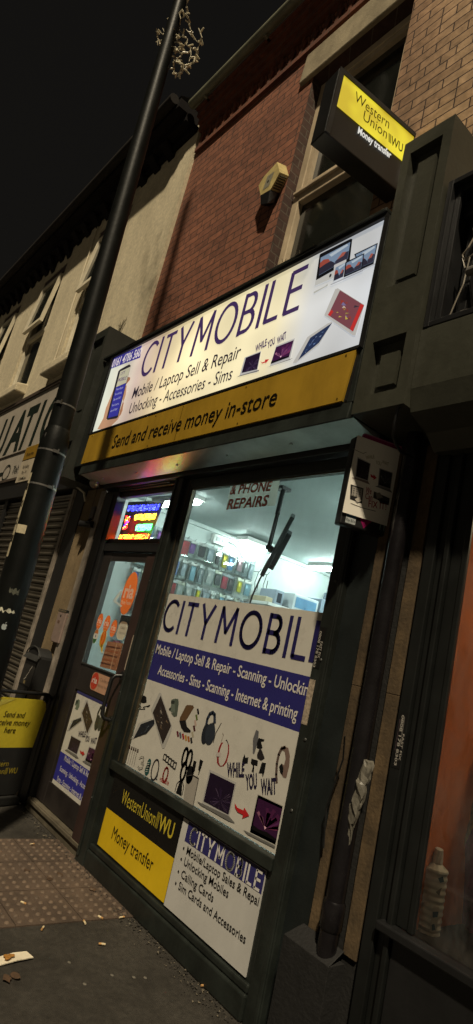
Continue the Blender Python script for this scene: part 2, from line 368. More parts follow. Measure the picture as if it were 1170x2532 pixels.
def holed_wall(mb, x0, x1, z0, z1, y, holes, mi=0, depth=.2, rmi=None):
    xs = sorted({x0, x1, *[h[0] for h in holes], *[h[1] for h in holes]}); zs = sorted({z0, z1, *[h[2] for h in holes], *[h[3] for h in holes]})
    for a, b in zip(xs, xs[1:]):
        for c, d in zip(zs, zs[1:]):
            mx, mz = (a+b)/2, (c+d)/2
            if any(h[0] < mx < h[1] and h[2] < mz < h[3] for h in holes): continue
            mb.poly([(a, y, c), (b, y, c), (b, y, d), (a, y, d)], mi)
    r = mi if rmi is None else rmi
    for a, b, c, d in holes:
        mb.poly([(a, y, c), (a, y, d), (a, y+depth, d), (a, y+depth, c)], r); mb.poly([(b, y, c), (b, y+depth, c), (b, y+depth, d), (b, y, d)], r)
        mb.poly([(a, y, d), (b, y, d), (b, y+depth, d), (a, y+depth, d)], r); mb.poly([(a, y, c), (a, y+depth, c), (b, y+depth, c), (b, y, c)], r)

# ------------------------------------------------------------------ brick building with the shop
BB = thing('brick_building', 'red brick terrace building with a glazed green shopfront and one tall upper window', 'building', (-3.5, 0, 0))
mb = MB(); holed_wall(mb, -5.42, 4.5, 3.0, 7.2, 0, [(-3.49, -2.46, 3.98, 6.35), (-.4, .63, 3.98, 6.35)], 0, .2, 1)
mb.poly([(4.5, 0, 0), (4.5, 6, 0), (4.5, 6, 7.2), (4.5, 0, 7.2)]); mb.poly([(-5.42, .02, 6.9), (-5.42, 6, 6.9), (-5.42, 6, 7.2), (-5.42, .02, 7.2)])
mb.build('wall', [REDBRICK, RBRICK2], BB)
mb = MB()
for z0, z1, y in ((6.72, 6.78, -.035), (6.99, 7.06, -.06), (7.06, 7.13, -.09), (7.13, 7.2, -.125), (7.2, 7.23, -.16)): mb.box(-5.4, 4.5, y, .0, z0, z1-.001)
x = -5.37
while x < 4.4:                                    # moulded brick frieze of little arches
    mb.box(x, x+.035, -.028, 0, 6.785, 6.985); mb.tube([(x+.02, -.012, 6.82), (x+.05, -.022, 6.9), (x+.09, -.022, 6.93), (x+.125, -.012, 6.83)], .016, 6)
    x += .145
mb.build('cornice', brick('cornice_brick', (.15, .045, .02), (.12, .034, .016), (.09, .05, .03)), BB)
mb = MB(); mb.tube([(-5.45, -.2, 7.27), (4.5, -.2, 7.27)], .05, 10); 
for i in range(10): mb.box(-5.2+i, -5.17+i, -.2, -.0, 7.2, 7.25)
mb.build('gutter', M('grey_green_gutter', (.16, .16, .11), .5, var=.3, scale=5), BB, smooth=True)
mb = MB(); mb.poly([(-5.42, -.1, 7.26), (4.5, -.1, 7.26), (4.5, 4, 9.6), (-5.42, 4, 9.6)]); mb.build('roof', M('roof_slate', (.03, .03, .033), .7, var=.3, scale=12, bump=.5), BB)
def upper_window(xa, xb, parent):
    w = MB(); frame(w, xa, xb, 3.98, 6.35, .075, .1, .17); w.box(xa+.076, xb-.076, .098, .17, 5.10, 5.22); w.box(xa+.02, xb-.02, .07, .097, 5.17, 5.2)
    o = w.build('window_frame', UPVC2, parent, bevel=.006)
    g = MB(); frame(g, xa+.078, xb-.078, 5.225, 6.27, .045, .11, .16); g.build('sash', UPVC2, o)
    p = MB(); p.poly([(xa+.08, .15, 4.06), (xb-.08, .15, 4.06), (xb-.08, .15, 5.12), (xa+.08, .15, 5.12)]); p.poly([(xa+.1, .15, 5.22), (xb-.1, .15, 5.22), (xb-.1, .15, 6.27), (xa+.1, .15, 6.27)])
    p.build('pane', DARKGL, o)
    l = MB(); l.prism([(xa-.15, -.035, 6.352), (xb+.15, -.035, 6.352), (xb+.13, -.035, 6.66), (xa-.13, -.035, 6.66)], (0, .2, 0)); l.build('lintel', STONE, parent, bevel=.012)
    s = MB(); s.box(xa-.1, xb+.1, -.08, .1, 3.86, 3.978); s.build('window_sill', STONE, parent, bevel=.008)
upper_window(-3.49, -2.46, BB); upper_window(-.4, .63, BB)

# shopfront carpentry
mb = MB(); mb.box(-5.1, -4.86, -.03, .06, 0, 2.68); mb.box(-5.075, -4.93, -.04, -.03, .02, 2.66); mb.box(-4.86, -3.9, -.02, .06, 2.13, 2.2); mb.box(-4.86, -3.9, -.03, .06, 2.675, 2.76)
mb.build('door_frame', BLACK, BB, bevel=.006)
mb = MB(); mb.box(-3.905, -3.79, -.055, .06, 0, 2.74); mb.box(-3.89, -3.862, -.064, -.055, .04, 2.7); mb.build('mullion', GREEN, BB, bevel=.006)
mb = MB(); mb.box(-4.04, -3.91, -.045, -.0, .05, 2.09); mb.build('door_jamb', BROWNP, BB, bevel=.005)
D = MB(); y0, y1 = -.0, .045
D.box(-4.86, -4.70, y0, y1, .1, 2.125); D.box(-4.04, -3.9, y0, y1, .1, 2.125)
D.box(-4.70, -4.04, y0+.002, y1, 2.06, 2.125); D.box(-4.70, -4.04, y0+.002, y1, .98, 1.185); D.box(-4.70, -4.04, y0+.002, y1, .1, .27); D.box(-4.70, -4.04, .012, y1, .27, .98)
door = D.build('door', [M('door_dark_paint', (.02, .016, .015), .42, var=.3, scale=5, grime=.4)], BB, bevel=.005)
p = MB(); p.poly([(-4.70, .02, 1.185), (-4.04, .02, 1.185), (-4.04, .02, 2.06), (-4.70, .02, 2.06)]); p.build('pane', GLASS, door)
p = MB(); frame(p, -4.70, -4.04, 1.185, 2.06, .012, -.008, .0); p.build('glazing_bead', DSTEEL, door)
p = MB(); p.tube([(-3.915, -.05, 1.21), (-3.93, -.1, 1.2), (-3.94, -.12, 1.17), (-3.945, -.12, .96), (-3.94, -.12, .93), (-3.93, -.1, .905), (-3.915, -.05, .9)], .013, 10)
for z in (1.21, .9): p.tube([(-3.915, -.045, z), (-3.915, -.062, z)], .03, 14)
p.build('handle', BLACK, door, smooth=True)
mb = MB(); mb.box(-4.9, -3.905, -.035, .06, 0, .095); mb.box(-4.88, -3.91, -.05, -.035, .06, .09); mb.build('threshold', M('worn_threshold_wood', (.09, .075, .05), .7, var=.3, scale=12, bump=.3, grime=.6), BB, bevel=.006)
mb = MB(); frame(mb, -4.93, -3.9, 2.2, 2.675, .045, 0, .05); t = mb.build('transom_window', BROWNP, BB, bevel=.004)
p = MB(); p.poly([(-4.89, .03, 2.24), (-3.94, .03, 2.24), (-3.94, .03, 2.635), (-4.89, .03, 2.635)]); p.build('pane', GLASS, t)
W = MB(); W.box(-3.79, -3.7, -.02, .03, .6, 2.70); W.box(-2.155, -2.055, -.035, .05, .0, 2.70); W.box(-3.7, -2.155, -.02, .05, 2.625, 2.70); W.box(-3.79, -2.155, -.045, .05, .615, .672); W.box(-2.085, -2.06, -.045, -.035, .02, 2.68)
win = W.build('shop_window', GREEN, BB, bevel=.006)
p = MB(); p.poly([(-3.7, .012, .672), (-2.155, .012, .672), (-2.155, .012, 2.625), (-3.7, .012, 2.625)]); p.build('pane', GLASS, win)
p = MB(); p.box(-3.699, -3.69, -.012, .01, .675, 2.62); p.box(-3.69, -2.157, -.012, .01, 2.616, 2.624); p.box(-3.735, -3.728, -.026, -.02, .68, 2.69); p.build('glazing_bead', M('brassy_bead', (.1, .08, .05), .4, .5, var=.4, grime=.6), win)
mb = MB(); mb.box(-3.79, -2.155, -.02, .05, .15, .614); mb.build('stall_riser', GREEN, BB)
mb = MB(); mb.box(-3.79, -2.156, -.05, .04, .0, .11); mb.box(-3.79, -2.156, -.04, .04, .11, .148); mb.build('plinth', GREEN, BB, bevel=.01)
mb = MB()
for z in (.9, 1.22, 1.6, 2.0, 2.4): mb.ball((-2.105, -.036, z), .009, (1, .5, 1), 8, 5)
for z in (.4, 1.1, 1.9): mb.ball((-3.875, -.065, z), .007, (1, .5, 1), 8, 5)
mb.build('screw_head', DSTEEL, BB, smooth=True)
# fascia box with metal soffit
mb = MB(); mb.box(-5.39, -1.985, -.295, .0, 2.86, 3.975); mb.prism([(-5.2, -.295, 2.86), (-5.2, -.305, 2.765), (-5.2, 0, 2.765), (-5.2, 0, 2.86)], (3.21, 0, 0)); mb.box(-5.39, -1.985, -.33, 0, 3.976, 4.0)
mb.build('fascia_box', GREEN, BB, bevel=.004)
mb = MB(); mb.prism([(-5.15, -.3, 2.762), (-5.15, -.11, 2.728), (-5.15, -.09, 2.74), (-5.15, -.09, 2.762)], (3.2, 0, 0))
for k in range(5): mb.box(-4.9+k*.6, -4.885+k*.6, -.2, -.19, 2.735, 2.745)
mb.build('soffit', M('brushed_soffit_metal', (.48, .52, .49), .3, .55, var=.2, scale=4, bump=.06, bscale=25, grime=.35), BB)
mb = MB(); mb.box(-5.1, -1.95, -.085, .06, 2.702, 2.79); mb.box(-3.79, -2.09, -.03, .05, 2.79, 2.86); mb.box(-4.86, -4.0, -.045, -.03, 2.69, 2.7); mb.build('head_trim', BLACK, BB, bevel=.004)
def corbel(x0, x1, mat, name='pilaster_corbel'):
    c = MB(); ya = -.36
    z0, z1 = 2.745, 4.34
    c.box(x0, x1, -.31, 0, z0, z1)
    w = x1-x0; ins = [(x0+.05, x1-.055, 3.42, z1-.09), (x0+.05, x1-.055, z0+.085, 3.12)]
    holed_wall(c, x0, x1, z0, z1, ya, ins, 0, .05)
    c.poly([(x0, ya, z0), (x0, ya, z1), (x0, -.31, z1), (x0, -.31, z0)]); c.poly([(x1, ya, z0), (x1, -.31, z0), (x1, -.31, z1), (x1, ya, z1)])
    c.poly([(x0, ya, z1), (x1, ya, z1), (x1, -.31, z1), (x0, -.31, z1)]); c.poly([(x0, ya, z0), (x0, -.31, z0), (x1, -.31, z0), (x1, ya, z0)])
    for a, b, cc, d in ins:
        c.prism([(a+.045, -.312, cc+.05), (b-.045, -.312, cc+.05), (b-.045, -.312, d-.07), (a+.045, -.312, d-.07)], (0, -.022, 0))
    for q in c.m: pass
    return c.build(name, mat, BB)
corbel(-1.912, -1.612, GREEN2)
corbel(-5.77, -5.40, M('dark_corbel_paint', (.022, .024, .019), .5, var=.25, scale=4, bump=.12, grime=.4))
# party pilasters
mb = MB(); mb.box(-2.054, -1.915, .0, .2, 0, 2.75); mb.build('pilaster', M('black_green_paint', (.008, .011, .011), .45, var=.3, scale=5, bump=.1), BB)
mb = MB(); mb.box(-1.914, -1.622, .0, .2, .0, 2.75); mb.build('pilaster', M('shaded_grimy_wall', (.006, .0055, .005), .8, var=.4, scale=9, bump=.4), BB)  # near-black: shade around the downpipe painted in, together with grime
for xa, xb in ((-1.905, -1.848), (-1.708, -1.642)):
    mb = MB()
    for za, zb in ((.49, 1.519), (1.521, 2.7)): mb.box(xa, xb, -.014, -.001, za, zb)
    mb.build('stone_strip', M('sooty_tan_stone', (.078, .05, .023), .9, var=.6, scale=6, bump=.3, bscale=60, grime=1.0), BB, bevel=.002)
mb = MB(); mb.box(-1.945, -1.69, -.11, -.012, 0, .46); mb.prism([(-1.945, -.11, .46), (-1.69, -.11, .46), (-1.7, -.02, .5), (-1.93, -.02, .5)], (0, .01, .0)); mb.build('pilaster_base', M('dark_stone_base', (.006, .0055, .0055), .75, var=.35, scale=10, bump=.4, grime=.5), BB, bevel=.012)
mb = MB(); mb.box(-5.4, -5.215, -.0, .2, 0, 2.75); mb.build('tan_pier', TAN, BB)
mb = MB(); mb.box(-5.213, -5.15, -.035, .05, 0, 2.7); mb.box(-5.142, -5.102, -.04, .05, 0, 2.7); mb.build('shutter_guide', ALU, BB, bevel=.003)
# room behind the shop window
mb = MB()
RW = M('shop_wall_paint', (.55, .6, .585), .7, var=.06, scale=3); RC = M('shop_ceiling_paint', (.5, .57, .56), .7, var=.08, scale=2)
X0, X1, YB, ZC = -4.95, -1.97, 4.2, 2.70
mb.poly([(X0, .06, .05), (X0, YB, .05), (X0, YB, ZC), (X0, .06, ZC)], 0); mb.poly([(X1, .06, .05), (X1, .06, ZC), (X1, YB, ZC), (X1, YB, .05)], 0); mb.poly([(X0, YB, .05), (X1, YB, .05), (X1, YB, ZC), (X0, YB, ZC)], 0)
mb.poly([(X0, .06, ZC), (X0, YB, ZC), (X1, YB, ZC), (X1, .06, ZC)], 1); mb.poly([(X0, .06, .05), (X1, .06, .05), (X1, YB, .05), (X0, YB, .05)], 2)
mb.box(X0+.002, X0+.03, .1, YB, 2.655, 2.685, 0)
mb.build('shop_room', [RW, RC, M('shop_floor', (.2, .19, .17), .5)], BB)
# dark flank and back so that no sky light leaks in
mb = MB(); mb.box(-5.4, -4.97, .21, .25, 0, 3.0); mb.box(-5.42, 4.5, .06, 5.9, 2.87, 2.99); mb.box(-5.4, -1.6, 4.25, 4.35, 0, 2.86); mb.build('inner_wall', BLACK, BB)

# ------------------------------------------------------------------ rendered (cream) building on the left
CB = thing('rendered_building', 'cream pebbledashed terrace building left of the brick one, dark bracketed eaves', 'building', (-9, 0, 0))
HO = [(a, a+.97, 4.66, 6.79) for a in (-7.78, -9.9, -12.02, -14.14, -16.26)]
mb = MB(); holed_wall(mb, -19, -5.42, 3.0, 7.3, -.04, HO, 0, .2); mb.poly([(-5.42, -.04, 3), (-5.42, .02, 3), (-5.42, .02, 7.3), (-5.42, -.04, 7.3)]); mb.build('wall', RENDER, CB)
mb = MB(); mb.box(-19, -5.5, -.32, -.042, 7.19, 7.3); mb.box(-19, -5.5, -.2, -.042, 7.1, 7.19); mb.box(-19, -5.46, -.1, -.042, 7.03, 7.1)
x = -18.9
while x < -5.75:
    h = (.02, .05, .03, .12)[int(abs(x)*7) % 4]
    mb.prism([(x, -.042, 7.02), (x, -.2, 7.12), (x, -.2, 7.08), (x, -.1, 7.0-h*.5), (x, -.042, 6.98-h)], (.13, 0, 0)); x += .33
mb.build('cornice', DARKW, CB)
mb = MB(); mb.tube([(-19, -.37, 7.28), (-5.55, -.37, 7.28)], .06, 10); mb.build('gutter', M('brown_gutter', (.02, .017, .015), .8, var=.3, spec=.15), CB, smooth=True)
mb = MB(); mb.poly([(-19, -.33, 7.32), (-5.5, -.33, 7.32), (-5.5, 4, 10), (-19, 4, 10)]); mb.box(-12.9, -12.3, 1.2, 1.8, 7.5, 9.2); mb.build('roof', MC['roof_slate'], CB)
for k, (a, b, c, d) in enumerate(HO):
    w = MB(); frame(w, a+.02, b-.02, c, d-.112, .06, -.01, .07); w.box(a+.08, b-.08, -.012, .07, 5.62, 5.70); fo = w.build('window_frame', UPVC, CB, bevel=.005)
    op = math.radians(5); H = V((0, -.014, d-.175))
    s_ = MB()                                     # top-hung vent, propped open
    def rp(x, h, t): return H+V((x, 0, 0))+V((0, -math.sin(op), -math.cos(op)))*h+V((0, -math.cos(op), math.sin(op)))*t
    hh = d-.175-5.72
    for xa, xb, ha, hb in ((a+.09, a+.145, 0, hh), (b-.145, b-.09, 0, hh), (a+.145, b-.145, 0, .05), (a+.145, b-.145, hh-.06, hh)):
        s_.hexa([rp(xa, ha, 0), rp(xb, ha, 0), rp(xb, ha, .05), rp(xa, ha, .05), rp(xa, hb, 0), rp(xb, hb, 0), rp(xb, hb, .05), rp(xa, hb, .05)])
    so = s_.build('sash', UPVC, fo)
    p = MB(); p.poly([rp(a+.14, .04, .02), rp(b-.14, .04, .02), rp(b-.14, hh-.05, .02), rp(a+.14, hh-.05, .02)]); p.poly([(a+.07, .03, c+.05), (b-.07, .03, c+.05), (b-.07, .03, 5.63), (a+.07, .03, 5.63)]); p.poly([(a+.07, .065, 5.69), (b-.07, .065, 5.69), (b-.07, .065, d-.15), (a+.07, .065, d-.15)])
    p.build('pane', DARKGL, fo)
    r = MB(); r.box(a+.0, b-.0, -.03, .04, d-.11, d-.002); r.build('window_head', M('brown_window_head', (.07, .045, .035), .7, var=.2), CB)
    s = MB(); s.prism([(a-.09, -.2, 4.47), (a-.09, -.2, 4.6), (a-.09, .05, 4.658), (a-.09, .05, 4.47)], (1.15, 0, 0)); s.build('window_sill', RENDER, CB, bevel=.02)
mb = MB(); mb.tube([(-7.95, -.05, 7.0), (-7.94, -.052, 6.2), (-7.93, -.05, 5.4), (-7.92, -.052, 4.4)], .008, 6); mb.build('cable', UPVC, CB)
# its ground floor: shutter, dark surround
mb = MB(); n = int((2.78-.1)/.076)
prof = []
for i in range(n):
    z = .1+i*.076; prof += [(.055, z), (.03, z+.008), (.02, z+.022), (.022, z+.034), (.036, z+.04), (.03, z+.05), (.022, z+.062), (.055, z+.072)]
for (ya, za), (yb, zb) in zip(prof, prof[1:]): mb.poly([(-18, ya, za), (-5.93, ya, za), (-5.93, yb, zb), (-18, yb, zb)])
mb.build('roller_shutter', M('dark_shutter_steel', (.17, .15, .12), .3, .6, var=.3, scale=3, grime=.5), CB)
mb = MB(); mb.box(-8.2, -8.08, -.0, .06, 0, 2.8); mb.build('shutter_post', BLACK, CB)
mb = MB(); mb.box(-5.93, -5.87, -.03, .06, 0, 2.78); mb.box(-5.869, -5.85, -.02, .06, 0, 2.78); mb.build('shutter_guide', ALU, CB, bevel=.003)
mb = MB(); mb.box(-5.849, -5.6, -.015, .1, 0, 3.0); mb.box(-5.6, -5.402, -.01, .1, 0, 0.3); mb.box(-19, -5.85, -.06, .1, 2.782, 3.05); mb.build('shop_surround', BLACK, CB, bevel=.005)
mb = MB(); mb.box(-5.6, -5.402, -.004, .1, .3, 3.0); mb.build('tan_pier', TAN, CB)
mb = MB(); mb.box(-19, -5.42, .12, .2, 0, 3.0); mb.build('inner_wall', BLACK, CB)

# ------------------------------------------------------------------ shop on the right
RS = thing('corner_shop', 'dark shopfront at the right edge with an orange lit window display', 'shop', (0, 0, 0))
mb = MB()
for a, b, y in ((-1.62, -1.565, -.03), (-1.563, -1.52, -.01), (-1.518, -1.495, -.035), (-1.493, -1.44, -.012), (-1.438, -1.412, -.02)): mb.box(a, b, y, .0, .0 if a < -1.5 else .69, 2.66)
mb.box(-1.415, 3, -.03, .08, 2.5, 2.66); mb.build('window_frame', M('dark_grey_frame', (.011, .012, .0115), .35, .2, var=.25, scale=5, grime=.3), RS, bevel=.004)
mb = MB(); mb.box(-1.55, 3, -.06, .02, .655, .688); mb.box(-1.492, 3, -.02, .08, 0, .653); mb.build('stall_riser', BLACK, RS, bevel=.006)
p = MB(); p.poly([(-1.43, -.004, .69), (3, -.004, .69), (3, -.004, 2.5), (-1.43, -.004, 2.5)]); p.build('pane', GLASS, RS)
ORW = M('orange_wall_paint', (.58, .165, .04), .75, var=.15, scale=2.5)
mb = MB(); mb.poly([(-1.47, .003, .3), (-1.47, 1.6, .3), (-1.47, 1.6, 2.64), (-1.47, .003, 2.64)]); mb.poly([(-1.47, 1.6, .3), (3, 1.6, .3), (3, 1.6, 2.64), (-1.47, 1.6, 2.64)]); mb.poly([(-1.55, .09, 2.64), (-1.55, 1.6, 2.64), (3, 1.6, 2.64), (3, .09, 2.64)])
mb.poly([(3, .09, .3), (3, 1.6, .3), (3, 1.6, 2.64), (3, .09, 2.64)]); mb.build('display_room', ORW, RS)
mb = MB(); mb.box(-1.469, 3, .021, 1.599, .6, .675); mb.build('display_shelf', M('dark_shelf', (.03, .025, .022), .5), RS)
mb = MB(); mb.prism([(-1.61, -.33, 3.128), (-1.61, -.33, 2.83), (-1.61, -.305, 2.725), (-1.61, -.17, 2.69), (-1.61, 0, 2.69), (-1.61, 0, 3.128)], (4.6, 0, 0)); mb.prism([(-1.611, -.305, 2.724), (-1.611, -.17, 2.68), (-1.611, -.09, 2.62), (-1.611, -.0, 2.63), (-1.611, 0, 2.689), (-1.611, -.17, 2.689)], (4.6, 0, 0)); mb.build('shutter_box', GREEN2, RS)
# open light box with dead tubes
LB = thing('light_box_sign', 'empty black light box with unlit fluorescent tubes above the right shop', 'sign', (-1.6, -.33, 3.13))
mb = MB(); frame(mb, -1.6, 1.6, 3.132, 3.94, .028, -.335, -.02); mb.box(-1.572, 1.572, -.05, -.02, 3.16, 3.912); frame(mb, -1.572, 1.572, 3.16, 3.912, .03, -.3, -.28); mb.box(-1.54, -1.49, -.2, -.05, 3.18, 3.9)
mb.build('frame', M('black_light_box_metal', (.014, .014, .015), .4, .3, var=.3, scale=6), LB, bevel=.003)
mb = MB(); mb.box(-1.40, 1.5, -.075, -.051, 3.2, 3.36); mb.box(-1.40, 1.5, -.075, -.051, 3.38, 3.42); mb.build('reflector', M('dull_cream_tray', (.16, .14, .09), .6, var=.2), LB)
for z in (3.66, 3.44, 3.21):
    t_ = MB(); t_.tube([(-1.44, -.24, z), (1.4, -.24, z)], .017, 12); to = t_.build('tube', M('unlit_tube', (.3, .26, .2), .3, var=.1), LB, smooth=True)
    e = MB(); e.tube([(-1.475, -.24, z), (-1.44, -.24, z)], .021, 12); e.box(-1.48, -1.46, -.25, -.23, z-.02, z+.02); e.build('tube_holder', M('grey_tube_holder', (.12, .11, .1), .5), to)
mb = MB()
mb.tube([(-1.47, -.24, 3.64), (-1.49, -.25, 3.57), (-1.515, -.25, 3.54), (-1.5, -.25, 3.5), (-1.46, -.25, 3.52), (-1.38, -.25, 3.535)], .004, 5)
mb.tube([(-1.49, -.25, 3.46), (-1.51, -.255, 3.52), (-1.47, -.255, 3.505), (-1.48, -.25, 3.43), (-1.485, -.25, 3.37), (-1.51, -.25, 3.29), (-1.53, -.25, 3.22)], .004, 5); mb.build('wiring', M('grey_wire', (.22, .19, .15), .5), LB)
mb = MB(); mb.box(-1.56, -1.5, -.24, -.14, 3.78, 3.87); mb.build('transformer', BLACK, LB, bevel=.01)

# ================================================================== SIGNS
# ---- lit shop sign
SG = thing('shop_sign', 'long back-lit white shop sign lettered CITY MOBILE above the yellow board', 'sign', (-3.6, -.3, 3.18))
def lit_white():
    m = bpy.data.materials.new('lit_sign_white'); m.use_nodes = True; nt = m.node_tree; N = nt.nodes; L = nt.links; b = N['Principled BSDF']
    b.inputs['Base Color'].default_value = (.25, .25, .25, 1); b.inputs['Roughness'].default_value = .35
    tc = N.new('ShaderNodeTexCoord'); sx = N.new('ShaderNodeSeparateXYZ'); L.new(tc.outputs['Object'], sx.inputs[0])
    mr = N.new('ShaderNodeMapRange'); mr.inputs['From Min'].default_value = -5.2; mr.inputs['From Max'].default_value = -2.0; L.new(sx.outputs['X'], mr.inputs['Value'])
    cr = N.new('ShaderNodeValToRGB'); L.new(mr.outputs['Result'], cr.inputs[0]); e = cr.color_ramp.elements
    e[0].position = 0; e[0].color = (.62, .66, .56, 1); e[1].position = 1; e[1].color = (.46, .49, .53, 1)
    for p, c in ((.1, (.6, .57, .45, 1)), (.2, (.5, .37, .32, 1)), (.3, (.54, .41, .24, 1)), (.4, (.92, .76, .42, 1)), (.5, (.95, .8, .46, 1)), (.62, (.78, .68, .4, 1)), (.76, (.66, .58, .36, 1)), (.85, (.47, .48, .48, 1))):
        x = e.new(p); x.color = c
    no = N.new('ShaderNodeTexNoise'); no.inputs['Scale'].default_value = 2.2; no.inputs['Detail'].default_value = 1; L.new(tc.outputs['Object'], no.inputs['Vector'])
    m1 = N.new('ShaderNodeMapRange'); m1.inputs['To Min'].default_value = .8; m1.inputs['To Max'].default_value = 1.2; m1.inputs['From Min'].default_value = .3; m1.inputs['From Max'].default_value = .7; L.new(no.outputs['Fac'], m1.inputs['Value'])
    # tubes behind the face: two horizontal hot bands
    w = N.new('ShaderNodeMath'); w.operation = 'SUBTRACT'; w.inputs[1].default_value = 3.56; L.new(sx.outputs['Z'], w.inputs[0])
    w2 = N.new('ShaderNodeMath'); w2.operation = 'ABSOLUTE'; L.new(w.outputs[0], w2.inputs[0])
    m2 = N.new('ShaderNodeMapRange'); m2.inputs['From Max'].default_value = .4; m2.inputs['To Min'].default_value = 1.12; m2.inputs['To Max'].default_value = .88; L.new(w2.outputs[0], m2.inputs['Value'])
    mm = N.new('ShaderNodeMath'); mm.operation = 'MULTIPLY'; L.new(m1.outputs['Result'], mm.inputs[0]); L.new(m2.outputs['Result'], mm.inputs[1])
    L.new(cr.outputs[0], b.inputs['Emission Color']); L.new(mm.outputs[0], b.inputs['Emission Strength'])
    return m
LW = lit_white()
mb = MB(); mb.poly([(-5.17, -.302, 3.178), (-2.0, -.302, 3.178), (-2.0, -.302, 3.948), (-5.19, -.302, 3.948)]); mb.build('face_panel', LW, SG)
mb = MB(); mb.box(-5.23, -1.985, -.318, -.296, 3.95, 3.975); mb.box(-5.23, -5.192, -.318, -.296, 3.16, 3.949); mb.box(-1.998, -1.985, -.318, -.296, 3.16, 3.949); mb.box(-5.19, -2.0, -.312, -.296, 3.158, 3.176)
mb.build('frame', BLACK, SG)
s1 = view(230, 560, 2.721); s2 = view(560, 560, 2.786)
NAVY = glow(62, 44, 84, .9); INDIGO = glow(66, 62, 150, .9); DKT = glow(40, 34, 46, .8)
A = facade_art(-.3035); uv = A.uv
A.pxpoly(s1(131, 893, 330, 798, 318, 882, 113, 960), glow(62, 56, 140, .8), 1)
A.pxtext('0161 4786 560', s1(124, 950, 316, 872), .085, glow(215, 205, 205, .9), bold=.02)
L_, R_ = uv(s1(304, 1022)[0]), uv(s2(500, 572)[0]); zc = uv(s2(437, 325)[0])[1]
base = (uv(s1(400, 986)[0])[1]+uv(s2(390, 614)[0])[1])/2
A.thin('CITY MOBILE', (L_[0], base), (R_[0], base), zc-base, .034, NAVY, 2)
A.pxtext('Mobile / Laptop Sell & Repair', s1(260, 1160, 985, 884), .105, DKT, bold=.006)
A.pxtext('Unlocking - Accessories - Sims', s1(238, 1262, 930, 1030), .1, DKT, bold=.004)
for t, p in (('WHILE', s2(198, 868, 277, 820)), ('YOU', s2(283, 842, 335, 806)), ('WAIT', s2(350, 814, 414, 768))): A.pxtext(t, p, .052, NAVY, bold=.03)
g1 = lambda r, g, b: glow(r, g, b, .75)
laptop(A, s2(128, 903, 241, 858, 213, 1004, 92, 1028), s2(137, 905, 238, 866, 213, 985, 107, 1010), s2(70, 1040, 92, 1028, 228, 988, 226, 998), True, g1)
laptop(A, s2(345, 822, 474, 770, 440, 915, 300, 966), s2(345, 832, 466, 784, 433, 902, 308, 948), s2(272, 973, 300, 966, 462, 906, 440, 920), False, g1)
arrow(A, s2(236, 928, 248, 938, 268, 930, 268, 918, 297, 915, 272, 944, 270, 938, 248, 946), g1)
phone(A, s2(560, 762, 700, 668, 735, 655, 640, 815, 480, 942, 460, 940), s2(580, 768, 732, 664, 640, 802, 496, 922), g1, dark=(40, 52, 84), hi=((110, 140, 190), (70, 90, 140), (30, 34, 60), (150, 170, 200)))
phone(A, s2(752, 432, 770, 426, 952, 540, 890, 752, 872, 750, 676, 612), s2(785, 440, 952, 545, 875, 725, 703, 612), g1, l=2, dark=(120, 70, 78), hi=((190, 170, 80), (60, 50, 60), (200, 190, 170), (150, 60, 50), (120, 110, 150), (150, 130, 70)))
A.pxpoly(s2(930, 535, 952, 545, 875, 725, 855, 712), g1(190, 50, 48), 6); A.pxpoly(s2(725, 575, 703, 612, 720, 622, 742, 588), g1(190, 50, 48), 6)
A.pxpoly(s2(645, 193, 655, 186, 860, 84, 869, 88, 851, 240, 618, 372, 640, 220), g1(18, 18, 22), 2); photo_wall(A, s2(652, 216, 856, 108, 838, 222, 640, 338), g1, 3)
A.pxpoly(s2(617, 372, 760, 300, 752, 350, 610, 410), g1(190, 190, 186), 3); A.pxpoly(s2(602, 452, 680, 412, 700, 395, 700, 408, 606, 462), g1(180, 180, 172), 2); A.blob(*uv(s2(720, 340)[0]), .009, .012, g1(40, 40, 44), 5)
A.pxpoly(s2(882, 192, 1045, 113, 1016, 258, 930, 298), g1(20, 20, 26), 2); photo_wall(A, s2(893, 196, 1037, 125, 1013, 246, 930, 282), g1, 3); A.pxpoly(s2(935, 300, 1030, 252, 1030, 260, 935, 306), g1(170, 172, 178), 2)
A.pxpoly(s2(746, 268, 830, 228, 826, 340, 738, 382), g1(190, 190, 190), 5); photo_wall(A, s2(757, 286, 828, 250, 808, 350, 744, 378), g1, 6)
A.pxpoly(s2(827, 250, 957, 188, 941, 300, 814, 356), g1(20, 20, 26), 8.5); photo_wall(A, s2(834, 256, 950, 198, 934, 292, 826, 340), g1, 9); A.pxpoly(s2(720, 400, 945, 300, 945, 308, 722, 406), g1(170, 172, 178), 4)
SK = g1(196, 150, 118); SK2 = g1(170, 118, 88)
A.pxpoly(s1(152, 1060, 160, 1068, 150, 1120, 118, 1220, 92, 1300, 165, 1290, 205, 1180, 200, 1240, 182, 1268, 170, 1296, 108, 1358, 100, 1364, 30, 1364, 70, 1290, 88, 1220, 130, 1120), SK, 1)
A.pxpoly(s1(228, 1010, 252, 1016, 250, 1030, 224, 1062), SK2, 1); A.pxpoly(s1(214, 1080, 228, 1066, 222, 1130, 206, 1180, 200, 1160), SK, 1); A.pxpoly(s1(204, 1176, 208, 1190, 192, 1260, 178, 1280, 182, 1240), SK2, 2)
A.pxpoly(s1(184, 962, 246, 928, 256, 936, 170, 1284, 160, 1292, 98, 1302, 92, 1292, 172, 975), g1(46, 42, 50), 3)
A.pxpoly(s1(186, 976, 254, 944, 226, 1052, 158, 1082), g1(206, 200, 170), 4); A.pxpoly(s1(157, 1084, 225, 1054, 168, 1272, 103, 1290), g1(62, 60, 160), 4)
